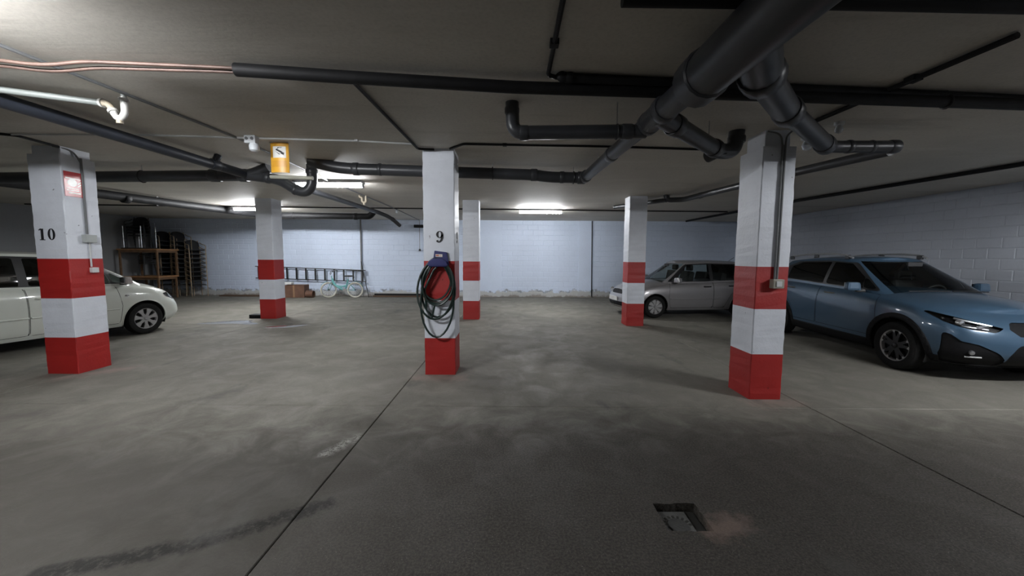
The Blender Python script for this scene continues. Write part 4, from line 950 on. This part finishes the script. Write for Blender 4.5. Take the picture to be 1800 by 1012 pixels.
def make_chair(tube_m, label, group):
    t = thing('armchair', label, 'chair', (0, 0, 0), 0, group)
    MB().prism([(-.22, -.21), (.22, -.21), (.23, .16), (.19, .23), (-.19, .23), (-.23, .16)], Matrix.Translation((0, 0, .425)), .03).build('seat', M_cane, t, bevel=.01)
    bk = MB(); n = 8                                        # curved round-topped back panel
    for i in range(n + 1):
        a = -.95 + 1.9 * i / n; x, y = .25 * math.sin(a), .03 + .22 * math.cos(a); zt = .82 - .10 * (abs(a) / .95) ** 2.2
        bk.v += [(x, y, .56), (x, y + .06, zt), (x * 1.03, y + .085, zt), (x * 1.03, y + .025, .56)]
    for i in range(n):
        for q in range(4): bk.f.append((i * 4 + q, i * 4 + (q + 1) % 4, i * 4 + 4 + (q + 1) % 4, i * 4 + 4 + q))
    bk.f += [(0, 1, 2, 3), tuple(n * 4 + q for q in (3, 2, 1, 0))]; bk.build('backrest', M_cane, t, smooth=True)
    for sg in (-1, 1):
        MB().tube(rounded([(sg * .25, -.22, 0), (sg * .26, -.20, .62), (sg * .26, .10, .66), (sg * .235, .22, .72)], .07), .013, 8).build('armrest', tube_m, t)
        MB().tube(rounded([(sg * .25, .27, 0), (sg * .225, .20, .43), (sg * .20, .29, .80)], .1), .013, 8).build('leg', tube_m, t)
        MB().tube([(sg * .25, -.21, .42), (sg * .23, .20, .42)], .011, 8).build('seat_rail', tube_m, t)
    return t
chA = make_chair(M_tube, '', 'stacked chairs in the far left corner'); chB = make_chair(M_dtube, '', 'stacked chairs in the far left corner'); used = set()
def stack(proto, x, y, z, n, rz, dz, place, lean=.0):
    names = ['lowest', 'second', 'third', 'fourth', 'fifth', 'sixth', 'seventh', 'eighth', 'ninth', 'tenth', 'eleventh']
    for i in range(n):
        o = proto if proto.name not in used else copy_tree(proto); used.add(proto.name)
        o.location = (x + lean * i * math.sin(rz), y - lean * i * math.cos(rz), z + i * dz); o.rotation_euler = (0, 0, rz)
        o['label'] = '%s dark armchair %s' % ('topmost' if i == n - 1 else names[i], place) + ('' if i in (0, n - 1) else ', counted from below')
rz1 = math.radians(60)
stack(chA, -13.08, 14.48, 0, 11, rz1, .164, 'of the stack rising behind the wooden tables')
stack(chA, -12.53, 14.48, 0, 11, rz1, .163, 'of the tall stack just right of the wooden tables')
stack(chA, -12.00, 14.48, 0, 9, rz1, .165, 'of the rightmost stack, next to the bare wall')
stack(chB, -13.45, 13.85, 1.815, 4, math.radians(20), .10, 'piled on the upturned table with bright legs', .03)
stack(chB, -13.05, 13.72, .82, 3, math.radians(-30), .06, 'stacked between the two wooden tables')
# ------------------------------------------------------------------ ladder, bicycle and clutter along the far wall
ld = thing('ladder', 'dark ladder hung sideways on the far white wall', 'ladder', (-7.8, 14.70, 0))
MB().tube([(-2.1, 0, 1.15), (2.15, 0, 1.015)], .017, 8).build('rail', M_black, ld); MB().tube([(-2.1, 0, .70), (2.15, 0, .585)], .017, 8).build('rail', M_black, ld)
for q in range(12):
    x = -1.98 + .365 * q; zt = 1.15 - .135 * (x + 2.1) / 4.25; zb = .70 - .115 * (x + 2.1) / 4.25
    MB().box((x, 0, (zt + zb) / 2), (.055, .03, zt - zb)).build('rung', M_black, ld, bevel=.004)
for x in (-1.7, 1.6): MB().tube([(x, .13, 1.09), (x, -.02, 1.06), (x, -.03, 1.12)], .008, 6).build('wall_hook', M_steel, ld)
bk = thing('bicycle', 'small turquoise bicycle with cream tyres against the far wall', 'bicycle', (-6.38, 14.28, 0), math.radians(4))
M_turq = mat('turquoise_paint', (.13, .36, .36), .45); M_cream = mat('cream_tyre', (.55, .53, .45), .6)
def bwheel(x, yaw, r=.295):
    M = Matrix.Translation((x, 0, r)) @ Matrix.Rotation(yaw, 4, 'Z'); P = lambda a, q, o=0: M @ Vector((q * math.cos(a), o, q * math.sin(a)))
    t = MB().tube([P(2 * PI * k / 32, r - .024) for k in range(32)], .025, 8, closed=True).build('wheel', M_cream, bk)
    MB().tube([P(2 * PI * k / 32, r - .056) for k in range(32)], .012, 6, closed=True).build('rim', M_steel, t)
    sp = MB()
    for k in range(16): sp.tube([P(2 * PI * k / 16, .02, .02 * (-1) ** k), P(2 * PI * k / 16 + .3, r - .056)], .003, 4, False)
    sp.build('spokes', M_dtube, t); MB().tube([M @ Vector((0, -.04, 0)), M @ Vector((0, .04, 0))], .02, 8).build('hub', M_black, t); return t
bwheel(-.50, math.radians(38)); bwheel(.47, 0)
fr = MB(); fr.tube(rounded([(-.36, 0, .72), (-.30, 0, .50), (-.05, 0, .34), (.10, 0, .28)], .2), .040, 10); fr.tube(rounded([(-.36, 0, .66), (-.22, 0, .44), (0, 0, .42), (.16, 0, .46)], .2), .034, 10)
fr.tube([(.10, 0, .28), (.22, 0, .70)], .028, 10)
for sg in (-.05, .05): fr.tube([(.10, 0, .28), (.47, sg, .295)], .010, 8); fr.tube([(.20, 0, .60), (.47, sg, .295)], .009, 8)
fr.build('frame', M_turq, bk)
fk = MB()
for sg in (-.045, .045): fk.tube(rounded([(-.35, 0, .62), (-.38 + sg * .6, sg, .57), (-.50 + sg * .6, sg, .295)], .05), .010, 8)
fk.tube([(-.35, 0, .60), (-.385, 0, .82)], .018, 8); fk.build('fork', M_turq, bk)
hb = MB().tube(rounded([(-.20, -.28, 1.0), (-.30, -.22, 1.02), (-.42, -.05, .90), (-.40, 0, .86), (-.42, .05, .90), (-.36, .22, 1.02), (-.26, .30, 1.0)], .06), .011, 8).build('handlebar', M_steel, bk)
for q in (((-.20, -.28, 1.0), (-.27, -.24, 1.015)), ((-.26, .30, 1.0), (-.33, .25, 1.015))): MB().tube(q, .018, 8).build('grip', M_black, hb)
MB().tube([(.21, 0, .66), (.245, 0, .80)], .013, 8).build('seat_post', M_steel, bk)
MB().prism([(-.15, -.025), (-.02, -.035), (.08, -.085), (.13, -.07), (.13, .07), (.08, .085), (-.02, .035), (-.15, .025)], Matrix.Translation((.25, 0, .79)), .055).build('saddle', M_black, bk, bevel=.018)
ck = MB().lathe([(.001, -.004), (.075, -.004), (.075, .004), (.001, .004)], 20, Matrix.Translation((.10, -.05, .28)) @ Matrix.Rotation(PI / 2, 4, 'X')).build('chainring', M_steel, bk)
for sg in (-1, 1): MB().tube([(.10, sg * .06, .28), (.10 + sg * .10, sg * .07, .20)], .010, 6).build('crank_arm', M_steel, ck); MB().box((.10 + sg * .11, sg * .11, .195), (.08, .08, .02)).build('pedal', M_black, ck, bevel=.004)
for (xc, yaw) in ((.47, 0), (-.50, math.radians(38))):
    M = Matrix.Translation((xc, 0, .295)) @ Matrix.Rotation(yaw, 4, 'Z'); mg = MB(); n = 14
    for k in range(n + 1):
        a = math.radians(20 + 150 * k / n) if xc > 0 else math.radians(25 + 120 * k / n)
        for yy in (-.028, .028): p_ = M @ Vector((.325 * math.cos(a), yy, .325 * math.sin(a))); mg.v.append(tuple(p_))
    mg.f += [(2 * k, 2 * k + 1, 2 * k + 3, 2 * k + 2) for k in range(n)]; o = mg.build('mudguard', M_turq, bk, smooth=True); md = o.modifiers.new('s', 'SOLIDIFY'); md.thickness = .003
M_card = mat('cardboard', (.13, .066, .042), .8, var=.25)
cb = thing('cardboard_box', 'brown cardboard box on the floor below the ladder', 'box', (-8.15, 14.35, 0), .06)
MB().box((0, 0, .235), (.76, .40, .46)).build('carton', M_card, cb, bevel=.006); MB().box((0, -.203, .24), (.06, .003, .45)).build('tape', mat('tape', (.27, .16, .09), .4), cb)
for sg in (-1, 1): MB().box((0, sg * .095, .468), (.75, .185, .006), rx=sg * .04).build('flap', M_card, cb)
tag(MB().box((-8.42, 14.30, .535), (.30, .26, .08), rz=.2).build('white_packet', mat('paper', (.62, .62, .60), .7), bevel=.01), 'white packet lying on the cardboard box', 'packet')
rl = thing('cardboard_roll', 'short rolled brown cardboard tube beside the cardboard box', 'roll', (-7.58, 14.25, 0))
MB().lathe([(.10, -.13), (.135, -.13), (.135, .13), (.10, .13), (.10, -.13)], 18, Matrix.Translation((0, 0, .136)) @ Matrix.Rotation(PI / 2, 4, 'Y') ).build('tube', M_card, rl)
st = thing('folding_stand', 'thin black folding stand leaning on the far wall behind the bicycle', 'stand', (-5.62, 14.5, 0))
MB().tube([(-.22, .26, 1.36), (.18, -.10, .01)], .016, 8).build('pole', M_black, st); MB().tube([(-.14, .20, 1.06), (.24, .12, .01)], .007, 6).build('pole', M_steel, st)
MB().tube([(-.75, .12, 1.02), (-.08, .12, .99)], .012, 6).build('bar', M_black, st); MB().tube([(-.6, .14, .47), (.02, .12, .45)], .010, 6).build('bar', M_steel, st)
MB().tube([(-.58, .16, .48), (-.30, .10, 1.0)], .009, 6).build('brace', M_steel, st)
def plank(x0, x1, y, z, h, d, m, label, rz=0):
    tag(MB().box(((x0 + x1) / 2, y, z + h / 2), (x1 - x0, d, h), rz=rz).build('plank', m, bevel=.006), label, 'plank')
plank(-5.35, -3.0, 14.66, 0, .06, .14, mat('dirty_board', (.085, .05, .03), .8), 'long brown plank lying on the floor along the far wall, right of the bicycle')
plank(-5.3, -2.7, 14.66, .061, .07, .09, M_bpipe, 'black beam lying on the brown plank along the far wall', .01)
plank(-11.2, -9.2, 14.60, 0, .05, .22, mat('dirty_board', (.085, .05, .03), .8), 'dark board lying along the far wall, right of the chair stacks')
plank(-6.60, -6.32, 9.58, 0, .09, .20, M_trim, 'short dark board on the floor at the left foot of the far left pillar')
br = thing('wall_bracket', 'dark bracket with a thin rod hanging on the far wall left of pillar 9', 'bracket', (-3.56, 14.75, 0))
MB().box((0, 0, 2.72), (.42, .10, .11)).build('arm', M_trim, br, bevel=.01); MB().tube([(0, 0, 2.96), (0, 0, 1.80)], .010, 6).build('rod', M_conduit, br); MB().lathe([(.001, 1.86), (.03, 1.85), (.045, 1.80), (.045, 1.77), (.001, 1.77)], 10).build('weight', M_black, br)
